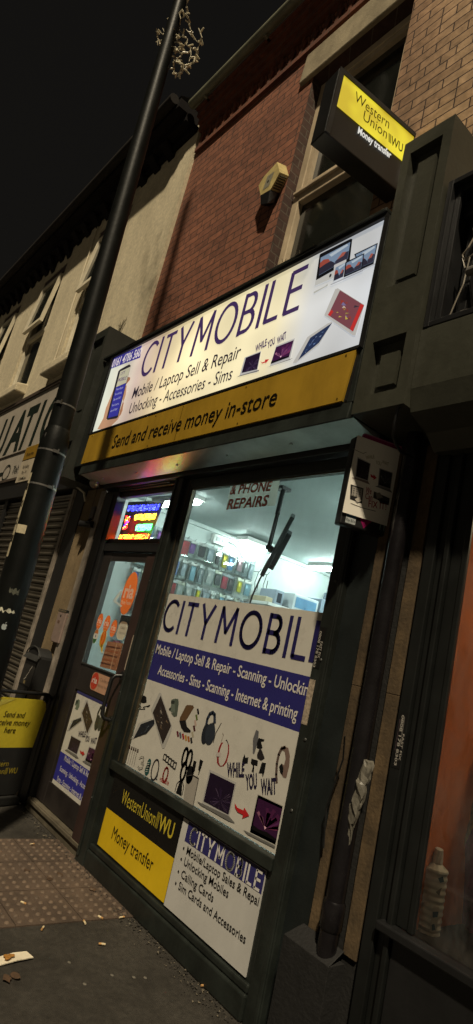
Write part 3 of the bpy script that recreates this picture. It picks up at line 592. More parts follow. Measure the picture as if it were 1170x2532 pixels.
A.thin('CITY', uv(s1(186, 1004)[0]), uv(s1(216, 990)[0]), .03, .006, g1(110, 90, 120), 5); A.thin('MOBILE', uv(s1(170, 1046)[0]), uv(s1(224, 1030)[0]), .033, .007, g1(110, 90, 120), 5)
for y, t in ((1092, 'Phone Repair'), (1125, 'Phone Unlocking'), (1160, 'Buy and Sell'), (1200, 'Phone Accessories'), (1236, 'Laptop & PC Repair')):
    x = 158-(y-1092)*.27; A.pxtext(t, s1(x, y+14, x+46, y-2), .022, g1(190, 190, 215), l=5)
A.build('printed_lettering', SG)
# ---- yellow board
YB_ = thing('yellow_board', 'ochre yellow board reading Send and receive money in-store under the lit sign', 'sign', (-3.6, -.31, 2.86))
OCH = M('ochre_board', tuple(x for x in lin((158, 124, 30))), .5, var=.12, scale=4, bump=.02, grime=.4)
mb = MB(); mb.prism([(-5.205, -.309, 2.868), (-2.045, -.309, 2.868), (-2.018, -.309, 3.152), (-5.2, -.309, 3.152)], (0, .012, 0)); mb.build('board', OCH, YB_)
z4 = view(570, 700, 1.95); z3 = view(0, 700, 1.95); e3 = view(100, 760, 3.9)
A = facade_art(-.3105); A.text('Send and receive money in-store', A.uv(z3(537, 797)[0]), (A.uv(z4(215, 598)[0])[0], A.uv(z3(537, 797)[0])[1]), .118, ink(22, 18, 14), bold=.004, shear=.08)
A.rect(-3.62, -3.616, 2.87, 3.15, ink(90, 66, 14), 1)
for x in (-5.13, -4.0, -2.9, -2.08):
    for z in (2.885, 3.135): A.blob(x, z, .006, .006, ink(80, 60, 20), 1, 10)
A.build('lettering', YB_)
mb = MB(); mb.prism([(-2.014, -.3, 3.15), (-2.014, -.24, 3.15), (-2.035, -.24, 2.87), (-2.035, -.3, 2.87)], (.014, 0, 0)); mb.build('end_cap', BLACK, YB_)

# ---- projecting money-transfer sign
th = math.radians(82.8); PU = V((math.cos(th), math.sin(th), 0)); PO = V((-2.2, 0, 0)); Pn = PU.cross(V(FZ))
WS = thing('projecting_sign', 'black projecting sign with glowing yellow face sticking out beside the upper window', 'sign', (-2.2, -.1, 4.45))
A = Art(PO, PU, FZ); uv = A.uv; w = view(740, 90, 3.656)
def lit_yellow():
    m = bpy.data.materials.new('lit_sign_yellow'); m.use_nodes = True; nt = m.node_tree; N = nt.nodes; L = nt.links; b = N['Principled BSDF']
    b.inputs['Base Color'].default_value = (.2, .17, .02, 1); tc = N.new('ShaderNodeTexCoord'); no = N.new('ShaderNodeTexNoise'); no.inputs['Scale'].default_value = 5; no.inputs['Detail'].default_value = 1
    L.new(tc.outputs['Object'], no.inputs['Vector']); cr = N.new('ShaderNodeValToRGB'); cr.color_ramp.elements[0].position = .35; cr.color_ramp.elements[0].color = (.46, .34, .02, 1); cr.color_ramp.elements[1].position = .65; cr.color_ramp.elements[1].color = (.72, .62, .03, 1)
    L.new(no.outputs['Fac'], cr.inputs[0]); L.new(cr.outputs[0], b.inputs['Emission Color']); b.inputs['Emission Strength'].default_value = 1.05; return m
TL, TR, BR, BL = [uv(p) for p in w(402, 350, 1048, 912, 945, 1138, 333, 622)]
zt, zb = (TL[1]+TR[1])/2, (BL[1]+BR[1])/2; zbb = uv(w(890, 1370)[0])[1]-.01; xl = TL[0]
mb = MB(); tk = .13
mb.obox(PO+PU*((xl-.035+.02)/2)+V(FZ)*((zbb+zt+.03)/2)-Pn*(tk/2+.004), PU*((.02-xl+.035)/2), Pn*(tk/2), V(FZ)*((zt+.03-zbb)/2)); mb.build('sign_box', M('black_sign_box', (.008, .008, .008), .35, var=.2), WS, bevel=.006)
mb = MB(); mb.poly([A.P(xl, zb, 0), A.P(-.005, zb, 0), A.P(-.005, zt, 0), A.P(xl, zt, 0)]); mb.build('yellow_face', lit_yellow(), WS)
mb = MB(); f = lambda a, b, c, d: mb.obox(A.P((a+b)/2, (c+d)/2, 4), PU*((b-a)/2), Pn*.004, V(FZ)*((d-c)/2))
f(xl-.035, .02, zt+.001, zt+.03); f(xl-.035, xl-.001, zbb, zt); mb.build('frame', BLACK, WS)
B2 = glow(52, 34, 10, .6)
A.pxtext('Western', w(497, 578, 806, 836), .068, B2, bold=-.004); A.pxtext('Union', w(574, 752, 786, 928), .068, B2, bold=-.004)
A.pxtext('WU', w(826, 974, 930, 1050), .06, B2, bold=.012)
for k in (0, 12, 24): A.pxpoly(w(808+k*.7, 872+k*.55, 813+k*.7, 876+k*.55, 813+k*.7, 958+k*.55, 808+k*.7, 953+k*.55), B2, 2)
A.pxtext('Money transfer', w(527, 872, 826, 1106), .045, glow(205, 205, 200, 1), bold=.03)
A.build('lettering', WS)
mb = MB(); mb.obox(PO+PU*.02+V(FZ)*4.7, PU*.03, Pn*.05, V(FZ)*.12); mb.build('bracket', BLACK, WS)

# ---- left shop sign
LS = thing('locksmith_sign', 'grey shop sign with big dark green italic capitals behind the lamp post', 'sign', (-8, -.1, 3.06))
LSW = M('aged_white_sign', (.36, .32, .27), .5, var=.1, scale=3, grime=.3)
mb = MB(); mb.box(-14, -5.86, -.075, -.0, 3.44, 4.28); mb.box(-14, -5.86, -.07, -.0, 3.055, 3.425); mb.build('sign_board', LSW, LS)
mb = MB(); mb.box(-14, -5.86, -.085, 0, 3.426, 3.439); mb.box(-14, -5.86, -.1, .0, 4.281, 4.33); mb.box(-14, -5.86, -.09, 0, 3.02, 3.054); mb.build('trim', M('brown_trim', (.05, .035, .025), .6), LS)
A = facade_art(-.0765); uv = A.uv; q5 = view(0, 930, 5.318); DG = ink(30, 40, 34)
b0 = uv(q5(48, 1012)[0])[1]; t0 = uv(q5(270, 500)[0])[1]
zA = uv(q5(390, 895)[0]); zB = uv(q5(585, 340)[0])
base = zA[1]; capH = uv(q5(610, 335)[0])[1]-base
for ch, xl_, xr_, dz in (('U', -9.28, -8.84, -.012), ('A', -8.79, -8.18, 0), ('T', -8.22, -7.80, 0), ('I', -7.74, -7.57, 0), ('O', -7.45, -6.93, -.012)):
    A.text(ch, (xl_, 3.5+dz), (xr_, 3.5+dz), .585-dz, DG, bold=.035, shear=.14)
A.pxtext('Tel: 0', q5(155, 1278, 275, 1250), .1, DG, bold=.01, shear=.2)
kx, kz = uv(q5(82, 1268)[0]); A.line([(kx+.14*math.cos(t), kz+.105*math.sin(t)) for t in [i*math.pi/10 for i in range(21)]], .022, DG, 2); A.rect(kx-.5, kx-.13, kz-.025, kz+.02, DG, 2); A.rect(kx-.45, kx-.38, kz-.09, kz, DG, 2); A.rect(kx-.33, kx-.29, kz-.07, kz, DG, 2)
A.build('lettering', LS)

# ---- window vinyl
z5 = view(0, 1350, 1.95); z6 = view(570, 1350, 1.95); i1 = view(280, 1670, 4.179); i2 = view(480, 1720, 3.9); z7 = view(0, 1900, 1.95); z8 = view(570, 1900, 1.95)
WV = thing('window_graphic', 'large printed window graphic with CITY MOBILE, a blue strip and phone accessories', 'window sticker', (-2.95, .008, .675))
A = facade_art(.009); uv = A.uv; K = ink
VW = K(212, 208, 199)
A.rect(-3.683, -2.157, 1.509, 1.838, VW, 0); A.rect(-3.683, -2.157, 1.237, 1.509, K(48, 46, 116), 0); A.rect(-3.683, -2.157, .675, 1.237, VW, 0)
TN = K(40, 36, 92)
la, ra = uv(z5(778, 380)[0]), uv(z6(362, 556)[0]); bz = uv(z5(850, 420)[0])[1]; tz = uv(z6(272, 338)[0])[1]
A.thin('CITY MOBIL', (la[0], bz), (ra[0], bz), tz-bz, .027, TN, 2); A.rect(-2.226, -2.192, bz, tz, TN, 2)
WT = K(222, 216, 210)
A.text('Mobile / Laptop Sell & Repair - Scanning - Unlockin', uv(z5(750, 516)[0]), (-2.187, uv(z5(750, 516)[0])[1]-.004), .062, WT, bold=.012)
A.text('Accessories - Sims - Scanning - Internet & printing', uv(z5(760, 618)[0]), (uv(z6(318, 845)[0])[0], uv(z5(760, 618)[0])[1]), .062, WT, bold=.012)
BK = K(22, 22, 24)
A.pxpoly(i1(282, 225, 320, 208, 345, 225, 346, 280, 320, 290, 275, 280), BK); A.pxline(i1(285, 235, 262, 262, 272, 310, 290, 330, 275, 352, 330, 350, 310, 330, 350, 320), .006, BK); A.pxpoly(i1(345, 318, 385, 302, 376, 326, 352, 332), BK)
phone(A, i1(480, 178, 500, 186, 612, 530, 604, 575, 530, 758, 512, 755, 398, 370, 394, 350), i1(495, 210, 602, 522, 516, 712, 412, 385), K, dark=(52, 44, 42))
phone(A, i1(400, 445, 432, 500, 420, 520, 212, 656, 190, 655, 265, 495), i1(425, 455, 430, 500, 350, 600, 215, 650, 290, 505), K, dark=(34, 38, 48), hi=((90, 100, 120), (50, 60, 80), (130, 140, 150)))
A.pxpoly(i1(605, 250, 640, 240, 648, 290, 640, 390, 600, 380, 580, 350, 598, 320), K(108, 118, 108)); A.pxpoly(i1(640, 240, 675, 245, 680, 290, 662, 420, 632, 428, 600, 390, 640, 385), K(88, 98, 88), 2); A.pxpoly(i1(603, 258, 640, 262, 636, 292, 600, 286), K(52, 58, 54), 3); A.pxpoly(i1(580, 340, 600, 336, 596, 360, 582, 358), K(44, 46, 46), 3)
A.pxpoly(i1(765, 306, 826, 310, 836, 330, 820, 360, 755, 465, 686, 470, 690, 440, 750, 320), K(104, 78, 54)); A.pxpoly(i1(686, 470, 752, 465, 765, 530, 804, 572, 800, 592, 735, 585, 705, 540), K(30, 28, 30), 2)
for (x, y), c in zip(((878, 375), (863, 436), (850, 494), (838, 550), (822, 612), (668, 608), (695, 620), (724, 633), (752, 648), (780, 660), (808, 674)), ((36, 34, 36), (104, 118, 62), (196, 172, 160), (80, 36, 36), (180, 172, 150), (104, 40, 54), (92, 96, 112), (160, 44, 44), (190, 140, 54), (170, 98, 48), (30, 28, 30))):
    A.pxpoly(i1(x-13, y-28, x+6, y-32, x+14, y+26, x-4, y+32), K(*c))
A.pxline(i1(960, 530, 975, 450, 1000, 400, 1030, 385, 1050, 410, 1050, 490), .022, K(52, 60, 78)); A.pxpoly(i1(1030, 485, 1054, 492, 1048, 535, 1026, 530), K(30, 32, 38), 2)
A.blob(*uv(i1(955, 605)[0]), .034, .058, K(40, 44, 52), 2); A.blob(*uv(i1(1005, 605)[0]), .045, .06, K(50, 56, 66), 3); A.pxline(i1(1118, 495, 1060, 600, 1036, 695), .006, K(44, 40, 42))
for k in range(6):
    x, y = 150-(-21*k), 715+9*k; A.pxline(i1(x, y, x-42, y+180), .0035, K(44, 34, 36)); A.pxpoly(i1(x-3, y, x+9, y+4, x+6, y+40, x-6, y+36), K(58, 34, 36) if k % 2 else K(84, 70, 66))
# network marks
def mark3(): A.pxline(i1(272, 862, 290, 848, 314, 850, 312, 890, 292, 905, 312, 925, 300, 962, 272, 970, 258, 945), .014, K(120, 116, 110)); A.pxline(i1(272, 862, 290, 848, 314, 850, 312, 890, 292, 905, 312, 925, 300, 962, 272, 970, 258, 945), .006, VW, 3)
mark3()
A.blob(*uv(i1(370, 915)[0]), .022, .032, K(38, 84, 84)); A.blob(*uv(i1(352, 980)[0]), .026, .034, K(38, 84, 84)); A.pxpoly(i1(350, 925, 382, 925, 374, 965, 340, 965), K(38, 84, 84)); 
for y in (905, 925, 950, 975, 995): A.pxline(i1(356-(y-905)*.2, y, 378-(y-905)*.2, y-3), .004, K(200, 206, 200), 3)
cx, cz = uv(i1(433, 978)[0]); A.line([(cx+.036*math.cos(t), cz+.06*math.sin(t)) for t in [i*math.pi/12 for i in range(25)]], .011, K(34, 34, 46)); A.pxtext('2', i1(438, 1074, 456, 1082), .04, K(34, 34, 46))
cx, cz = uv(i1(541, 1030)[0]); A.line([(cx+.023*math.cos(t), cz+.042*math.sin(t)) for t in [i*math.pi/10 for i in range(21)]], .013, K(168, 40, 36)); A.pxtext('vodafone', i1(478, 1090, 572, 1138), .03, K(168, 40, 36))
for k in range(5): A.pxline(i1(516+26*k, 868+22*k, 530+26*k, 815+20*k, 556+26*k, 825+20*k, 540+26*k, 880+22*k, 516+26*k, 868+22*k), .007, K(40+8*k, 38+8*k, 40+8*k), 2+.3*k)
for x, y in ((742, 845), (787, 870), (727, 995)):
    cx, cz = uv(i1(x, y)[0]); A.line([(cx+.022*math.cos(t), cz+.05*math.sin(t)) for t in [i*math.pi/9 for i in range(19)]], .018, BK)
A.pxpoly(i1(832, 880, 862, 890, 845, 990, 826, 1020, 812, 1000), BK); A.pxpoly(i1(898, 868, 932, 885, 905, 975, 885, 1030, 868, 1030, 880, 980), BK); A.blob(*uv(i1(792, 1030)[0]), .034, .05, BK); A.blob(*uv(i1(876, 1016)[0]), .008, .018, VW, 3)
A.pxpoly(i1(760, 1030, 825, 1028, 888, 1062, 886, 1090, 830, 1350, 725, 1290, 755, 1080), K(170, 164, 156)); A.pxline(i1(765, 1040, 825, 1030, 886, 1065, 830, 1350), .005, K(70, 66, 64), 3)
A.pxpoly(i1(690, 1090, 716, 1095, 708, 1250, 648, 1215), BK); A.pxline(i1(690, 1090, 660, 1120, 640, 1200), .006, BK); A.pxline(i1(716, 1095, 730, 1150, 715, 1235), .006, BK)
A.pxpoly(i2(262, 455, 318, 450, 340, 480, 338, 560, 318, 640, 285, 682, 250, 686, 222, 650, 222, 575, 238, 510), K(150, 34, 36)); cx, cz = uv(i2(285, 558)[0]); A.blob(cx, cz, .035, .066, VW, 2); A.pxpoly(i2(222, 548, 268, 552, 262, 592, 220, 588), K(200, 190, 186), 3); A.pxline(i2(275, 362, 285, 380, 262, 450), .005, K(170, 160, 150)); A.pxline(i2(312, 430, 330, 470), .008, BK)
A.pxpoly(i2(600, 330, 625, 345, 620, 430, 582, 565, 568, 560, 570, 420), K(104, 104, 108)); A.pxpoly(i2(625, 410, 680, 425, 675, 442, 648, 445, 662, 505, 640, 520, 605, 505, 608, 455), BK); A.pxpoly(i2(640, 500, 660, 540, 684, 605, 650, 628, 612, 600, 612, 560), K(44, 40, 42), 2)
A.pxpoly(i2(487, 562, 496, 600, 526, 595, 518, 655, 484, 660, 474, 690, 462, 680, 468, 620), BK); A.pxpoly(i2(556, 608, 618, 628, 612, 680, 582, 672, 578, 745, 556, 735, 570, 680, 548, 650), BK); A.pxpoly(i2(655, 645, 696, 652, 680, 740, 662, 792, 658, 752, 624, 750), BK)
A.pxline(i2(798, 840, 794, 760, 800, 660, 818, 570, 846, 510, 880, 500), .016, K(96, 80, 74)); A.pxpoly(i2(830, 520, 870, 490, 910, 505, 926, 580, 920, 680, 890, 798, 862, 790, 832, 742, 822, 690, 846, 655, 870, 672, 885, 600, 875, 540, 852, 528), K(128, 106, 98)); A.pxpoly(i2(826, 680, 850, 656, 866, 700, 858, 762, 836, 740), BK, 3)
for t, p, c in (('WHILE', i2(316, 780, 486, 782), .066), ('YOU', i2(500, 905, 610, 893), .068), ('WAIT', i2(646, 953, 798, 945), .068)):
    a, b = uv(p[0]), uv(p[1]); A.text(t, a, b, c, K(36, 30, 60), bold=.035)
laptop(A, i2(150, 712, 412, 840, 342, 1165, 78, 1040), i2(160, 740, 398, 856, 336, 1150, 95, 1020), i2(30, 1020, 78, 1040, 342, 1165, 400, 1232, 340, 1212, 70, 1060), True, K)
A.pxpoly(i2(612, 955, 625, 952, 860, 1062, 786, 1460, 538, 1325), K(188, 184, 176), 2)
q = i2(625, 990, 855, 1095, 795, 1410, 562, 1290); laptop(A, i2(618, 965, 625, 960, 858, 1070, 787, 1440, 540, 1318), q, i2(478, 1295, 540, 1325, 786, 1450, 782, 1474, 520, 1340), False, K)
arrow(A, i2(395, 1035, 420, 1080, 480, 1108, 488, 1078, 536, 1160, 468, 1186, 474, 1150, 425, 1125, 400, 1085), K)
A.build('print', WV)
RP = thing('paper_notice', 'grey paper notice with red capitals hung high inside the shop window', 'notice', (-2.9, .0, 2.4))
A = facade_art(.006); zz_ = view(420, 1150, 3.9); uv = A.uv
A.pxpoly(zz_(592, 165, 1070, 115, 1016, 390, 540, 430), thinpaper('thin_notice_paper', (.42, .42, .36)), 0); RD = thinpaper('red_print', (.62, .16, .11))
for s_, p in (('& PHONE', zz_(576, 284, 975, 246)), ('REPAIRS', zz_(548, 428, 940, 392))):
    a, b = uv(p[0]), uv(p[1]); A.text(s_, a, b, .064 if s_[0] == '&' else .07, thinpaper('dark_red_print', (.22, .05, .04)), bold=.022, shear=.1, l=1); A.text(s_, (a[0]+.005, a[1]+.004), (b[0]-.005, b[1]+.004), .057 if s_[0] == '&' else .063, RD, bold=.012, shear=.1, l=2)
A.build('sheet', RP)

# ---- panels below the window
P1 = thing('money_transfer_board', 'black and yellow money transfer panel on the stall riser under the window', 'sign', (-3.3, -.02, .165))
mb = MB(); mb.box(-3.72, -2.905, -.026, -.021, .39, .612, 0); mb.box(-3.72, -2.905, -.026, -.021, .165, .3895, 1); mb.build('panel', [K(26, 25, 24), M('yellow_panel', lin((205, 172, 22)), .45, var=.1, scale=3, grime=.2)], P1)
A = facade_art(-.0265); uv = A.uv; YL = K(205, 185, 60)
a, b = uv(z7(585, 150)[0]), uv(z7(768, 268)[0]); A.text('WesternUnion', (-3.565, .468), (-3.155, .468), .083, YL, bold=-.002); A.text('WU', (-3.11, .468), (-2.955, .468), .083, YL, bold=.018)
for k in range(3): A.line([(-3.14+k*.011, .468), (-3.14+k*.011, .552)], .004, YL, 2)
A.text('Money transfer', (-3.57, .255), (-3.07, .255), .072, K(30, 26, 14), bold=.0)
A.build('lettering', P1)
P2 = thing('services_panel', 'white services list panel with dark blue CITY MOBILE heading on the stall riser', 'sign', (-2.55, -.02, .16))
mb = MB(); mb.box(-2.893, -2.195, -.028, -.021, .16, .605); mb.build('panel', M('white_panel', (.5, .49, .47), .42, var=.06, scale=3, grime=.15), P2)
A = facade_art(-.0285); uv = A.uv; A.rect(-2.84, -2.197, .502, .603, K(52, 50, 110), 0)
A.thin('CITY MOBILE', (-2.805, .508), (-2.21, .508), .082, .0125, K(225, 222, 220), 2)
for t, L_, R_, z in (('Mobile/Laptop Sales & Repai', -2.80, -2.2, .452), ('Unlocking Mobiles', -2.80, -2.41, .397), ('Calling Cards', -2.80, -2.51, .335), ('Sim Cards and Accessories', -2.80, -2.235, .277)):
    A.text(t, (L_, z), (R_, z), .038, K(30, 28, 30), bold=.006); A.blob(L_-.03, z+.016, .007, .007, K(30, 28, 30), 2, 10)
A.build('lettering', P2)

# ---- door prints
DV = thing('door_poster', 'tall printed poster with phones and blue services list on the lower door', 'poster', (-4.35, .008, .26))
A = facade_art(.0075); uv = A.uv; c4 = view(60, 1640, 4.179)
A.rect(-4.655, -4.045, .505, .985, VW, 0); A.rect(-4.655, -4.045, .3, .505, K(56, 56, 150), 0); A.rect(-4.655, -4.045, .268, .3, VW, 0); A.rect(-4.655, -4.045, .955, .99, K(56, 54, 110), 1)
for t, p in (('Mobile / Laptop Sell & Repair', c4(412, 1003, 706, 1190)), ('Scanning - Unlocking - Accessorie', c4(366, 1108, 690, 1315)), ('Sims - Scanning - Internet & printin', c4(336, 1212, 660, 1432))):
    a, b = uv(p[0]), uv(p[1]); A.text(t, a, (b[0], a[1]), .036, K(216, 212, 222), bold=.012)
phone(A, c4(640, 372, 658, 378, 712, 610, 655, 762, 640, 740, 588, 510), c4(652, 392, 708, 605, 652, 728, 600, 515), K, dark=(64, 52, 48))
phone(A, c4(595, 555, 600, 590, 470, 695, 445, 697, 492, 590), c4(590, 562, 594, 590, 465, 690, 510, 592), K, dark=(40, 42, 48), hi=((100, 105, 115), (60, 66, 74)))
A.pxpoly(c4(538, 382, 565, 372, 576, 385, 570, 450, 550, 486, 524, 470, 540, 440, 522, 430), K(110, 124, 108)); A.pxpoly(c4(540, 386, 560, 384, 552, 420, 536, 418), K(60, 70, 60), 2)
A.pxline(c4(748, 585, 765, 510, 790, 460, 815, 448, 830, 470, 828, 540), .02, K(64, 66, 62)); A.blob(*uv(c4(755, 615)[0]), .034, .055, K(58, 60, 56), 2); A.blob(*uv(c4(790, 620)[0]), .03, .055, K(70, 72, 66), 3)
for t, p in (('WHILE', c4(556, 758, 630, 762)), ('YOU', c4(626, 808, 672, 812)), ('WAIT', c4(684, 833, 746, 830))): A.pxtext(t, p, .038, K(40, 34, 60), bold=.03)
laptop(A, c4(490, 742, 592, 800, 545, 952, 442, 890), c4(490, 752, 586, 806, 545, 940, 452, 884), c4(420, 895, 442, 892, 545, 952, 566, 985, 540, 980), True, K)
laptop(A, c4(672, 855, 790, 905, 735, 1070, 622, 1005), c4(675, 868, 782, 912, 730, 1055, 636, 1000), c4(602, 1010, 622, 1010, 735, 1068, 734, 1090, 640, 1040), False, K)
arrow(A, c4(576, 892, 590, 912, 606, 918, 610, 904, 628, 940, 602, 958, 604, 944, 586, 934), K)
A.pxpoly(c4(795, 728, 808, 738, 788, 775, 805, 810, 795, 828, 765, 790, 770, 765), K(44, 36, 34)); A.build('print', DV)
def ria(name, label, c, ra, rb, sub=True, tail=False, group=None):
    o = thing(name, label, 'sticker', (c[0], .018, c[1]-rb), group); A = facade_art(.016)
    A.blob(c[0], c[1], ra, rb, thinpaper('ria_orange', (.72, .14, .03)), 2, 28)
    A.text('ria', (c[0]-ra*.72, c[1]-rb*.22), (c[0]+ra*.72, c[1]-rb*.22), rb*.62, thinpaper('ria_white', (.85, .75, .68)), bold=.03, l=3)
    if sub: A.text('Money Transfer', (c[0]-ra*.76, c[1]-rb*.52), (c[0]+ra*.76, c[1]-rb*.52), rb*.17, K(236, 210, 190), l=3)
    A.build('print', o); return o
d4 = view(100, 1370, 3.9); FA = facade_art(.016); uv = FA.uv
def ctr(v, x, y): return FA.uv(v(x, y)[0])
ria('money_transfer_sticker', 'large orange oval ria sticker high on the door glass', ctr(d4, 855, 378), .105, .172)
ria('money_transfer_sticker', 'small round orange ria sticker on the door glass, leftmost of the row of three', ctr(d4, 574, 650), .047, .066, group='small orange ria stickers on the door glass')
ria('money_transfer_sticker', 'small round orange ria sticker on the door glass, middle of the row of three', ctr(d4, 642, 674), .051, .069, group='small orange ria stickers on the door glass')
A = facade_art(.0145); x, z = ctr(d4, 770, 735); A.rrect(x-.04, x+.105, z-.07, z+.07, .05, thinpaper('beige_sticker', (.5, .36, .25)), 1); A.text('Collect', (x+.0, z+.012), (x+.07, z+.012), .02, K(120, 100, 84), l=2); A.text('money here', (x-.01, z-.025), (x+.09, z-.025), .02, K(120, 100, 84), l=2)
o = tag(A.build('collect_money_sticker', None), 'beige rounded collect money sticker on the door glass, right of the ria ovals', 'sticker')
ria('money_transfer_sticker', 'small round orange ria sticker overlapping the beige collect money sticker on the glass', ctr(d4, 706, 718), .05, .069, group='small orange ria stickers on the door glass')
A = facade_art(.014); x, z = ctr(d4, 536, 792); A.blob(x, z, .04, .062, K(220, 214, 204), 1, 24); A.poly([(x-.036, z+.024)]+[(x+.036*math.cos(t), z+.058*math.sin(t)) for t in [math.pi*(.12+.076*i) for i in range(11)]][::-1], K(196, 112, 40), 2); A.poly([(x-.036, z-.024)]+[(x+.036*math.cos(t), z+.058*math.sin(t)) for t in [-math.pi*(.88-.076*i) for i in range(11)]], K(50, 104, 52), 2); A.blob(x, z, .008, .012, K(60, 60, 130), 2, 12)
tag(A.build('flag_sticker', None), 'oval orange white and green flag sticker on the door glass', 'sticker')
A = facade_art(.014); x, z = ctr(d4, 606, 815); A.blob(x, z, .048, .068, K(232, 190, 40), 1, 24); A.blob(x+.003, z+.006, .036, .058, K(214, 84, 30), 2, 24); A.blob(x+.003, z+.006, .014, .055, K(226, 140, 50), 3, 20); A.poly([(x-.01, z-.058), (x+.03, z-.05), (x+.06, z-.115), (x+.03, z-.1)], K(232, 190, 40), 1)
tag(A.build('balloon_sticker', None), 'orange and yellow speech balloon sticker below the small ria ovals', 'sticker')
A = facade_art(.013); A.pxpoly(d4(648, 840, 798, 862, 736, 1132, 572, 1085), thinpaper('brown_poster_paper', (.26, .1, .05)), 0); 
for k in range(5): A.pxpoly(d4(640-14*k, 880+40*k, 770-14*k, 905+42*k, 766-14*k, 918+42*k, 637-14*k, 893+40*k), K(150, 84, 52) if k % 2 else K(84, 44, 32), 1)
A.pxpoly(d4(735, 860, 744, 862, 680, 1112, 671, 1110), K(190, 150, 120), 2); tag(A.build('brown_poster', None), 'brown folded poster taped low inside the door glass', 'poster')
A = facade_art(.0145); A.pxpoly(d4(780, 588, 910, 606, 900, 690, 764, 668), K(24, 30, 32), 0); A.pxtext('OPEN', d4(778, 640, 880, 652), .03, K(70, 80, 80), l=1); tag(A.build('open_card', None), 'small black OPEN card hanging inside the door glass', 'sign')
A = facade_art(.013); A.pxpoly(d4(700, 452, 772, 350, 790, 365, 728, 450, 790, 500, 772, 512), K(214, 222, 220), 0); tag(A.build('paper_arrow', None), 'white folded paper edge behind the large ria sticker', 'paper')
o = thing('collect_money_plate', 'beige rounded plate with red ria circle on the door rail above the poster', 'sticker', (-4.2, 0, 1.07)); A = facade_art(-.001); uv = A.uv
a, b = uv(c4(690, 185)[0]), uv(c4(882, 250)[0]); zc = (a[1]+b[1])/2+.01; A.rrect(a[0], b[0], zc-.072, zc+.062, .045, K(196, 152, 124), 1); A.blob(a[0]+.062, zc-.003, .06, .064, K(196, 66, 44), 2, 24); A.text('ria', (a[0]+.02, zc-.018), (a[0]+.104, zc-.018), .042, K(230, 206, 196), bold=.03, l=3); A.text('Collect', (a[0]+.14, zc+.012), (b[0]-.035, zc+.012), .022, K(150, 120, 100), l=2); A.text('money here', (a[0]+.125, zc-.03), (b[0]-.015, zc-.03), .022, K(150, 120, 100), l=2); A.build('print', o)

# ================================================================== THINGS ON AND AROUND THE FRONT
# ---- lamp post
PX, PY = -4.03, -.97
LP = thing('lamp_post', 'tall black steel lamp post with banded collars standing on the pavement at left', 'lamp post', (PX, PY, 0))
LEAN = -.03
def pc(z): return (PX+LEAN*(z-2.3), PY+LEAN*.7*(z-2.3), z)
mb = MB(); mb.tube([pc(0), pc(2.62), pc(2.70), pc(2.74)], [.097, .097, .088, .078], 28, cap=False); mb.build('base', POSTM, LP, smooth=True)
mb = MB(); mb.tube([pc(2.70), pc(3.6), pc(5.2), pc(6.35), pc(8.2)], [.077, .074, .066, .055, .045], 28); mb.build('shaft', POSTM, LP, smooth=True)
def on_post(p, r):
    d = ray(p); a = d.x**2+d.y**2; g = (CAM-V((PX, PY, 0))).length/1.0; zc = 2.3
    for _ in range(3):
        cx_, cy_, _z = pc(zc); k_ = math.hypot(cx_-CAM.x, cy_-CAM.y)/math.hypot(d.x, d.y); zc = CAM.z+d.z*k_
    ox, oy = CAM.x-cx_, CAM.y-cy_; b = ox*d.x+oy*d.y; c = ox*ox+oy*oy-r*r
    t = (-b-math.sqrt(max(b*b-a*c, 0)))/a; q = CAM+d*t; return q, math.atan2(q.y-cy_, q.x-cx_)
def post_patch(th0, th1, z0, z1, r, mat, name, rag=0):      # sticker or band hugging the post
    m_ = MB(); n = 8; rnd = random.Random(int(z0*1000))
    P = lambda i, z: (pc(z)[0]+r*math.cos(th0+(th1-th0)*i/n), pc(z)[1]+r*math.sin(th0+(th1-th0)*i/n), z)
    lo = [z0+rnd.uniform(0, rag) for i in range(n+1)]; hi = [z1-rnd.uniform(0, rag) for i in range(n+1)]
    for i in range(n): m_.poly([P(i, lo[i]), P(i+1, lo[i+1]), P(i+1, hi[i+1]), P(i, hi[i])])
    return m_.build(name, mat)
for k, (p, r) in enumerate((((158, 997), .079), ((120, 1078), .081), ((118, 1110), .098), ((105, 1198), .0985))):
    z = on_post(p, r)[0].z; th = on_post(p, r)[1]
    X_, Y_ = pc(z)[:2]; m_ = MB(); q = [(X_+r*math.cos(t), Y_+r*math.sin(t), z) for t in [2*math.pi*i/24 for i in range(24)]]
    for i in range(24):
        a, b = V(q[i]), V(q[(i+1) % 24]); m_.poly([a-V((0, 0, .006)), b-V((0, 0, .006)), b+V((0, 0, .006)), a+V((0, 0, .006))])
    t2 = th+(.5 if k > 1 else -.45); c = V((X_+(r+.004)*math.cos(t2), Y_+(r+.004)*math.sin(t2), z)); o_ = V((math.cos(t2), math.sin(t2), 0)); s_ = V((-o_.y, o_.x, 0))
    m_.obox(c, s_*.014, o_*.006, V((0, 0, .01))); m_.obox(c+s_*.02+V((0, 0, .004)), s_*.004, o_*.007, V((0, 0, .016)))
    m_.build('strap', STEEL, LP)
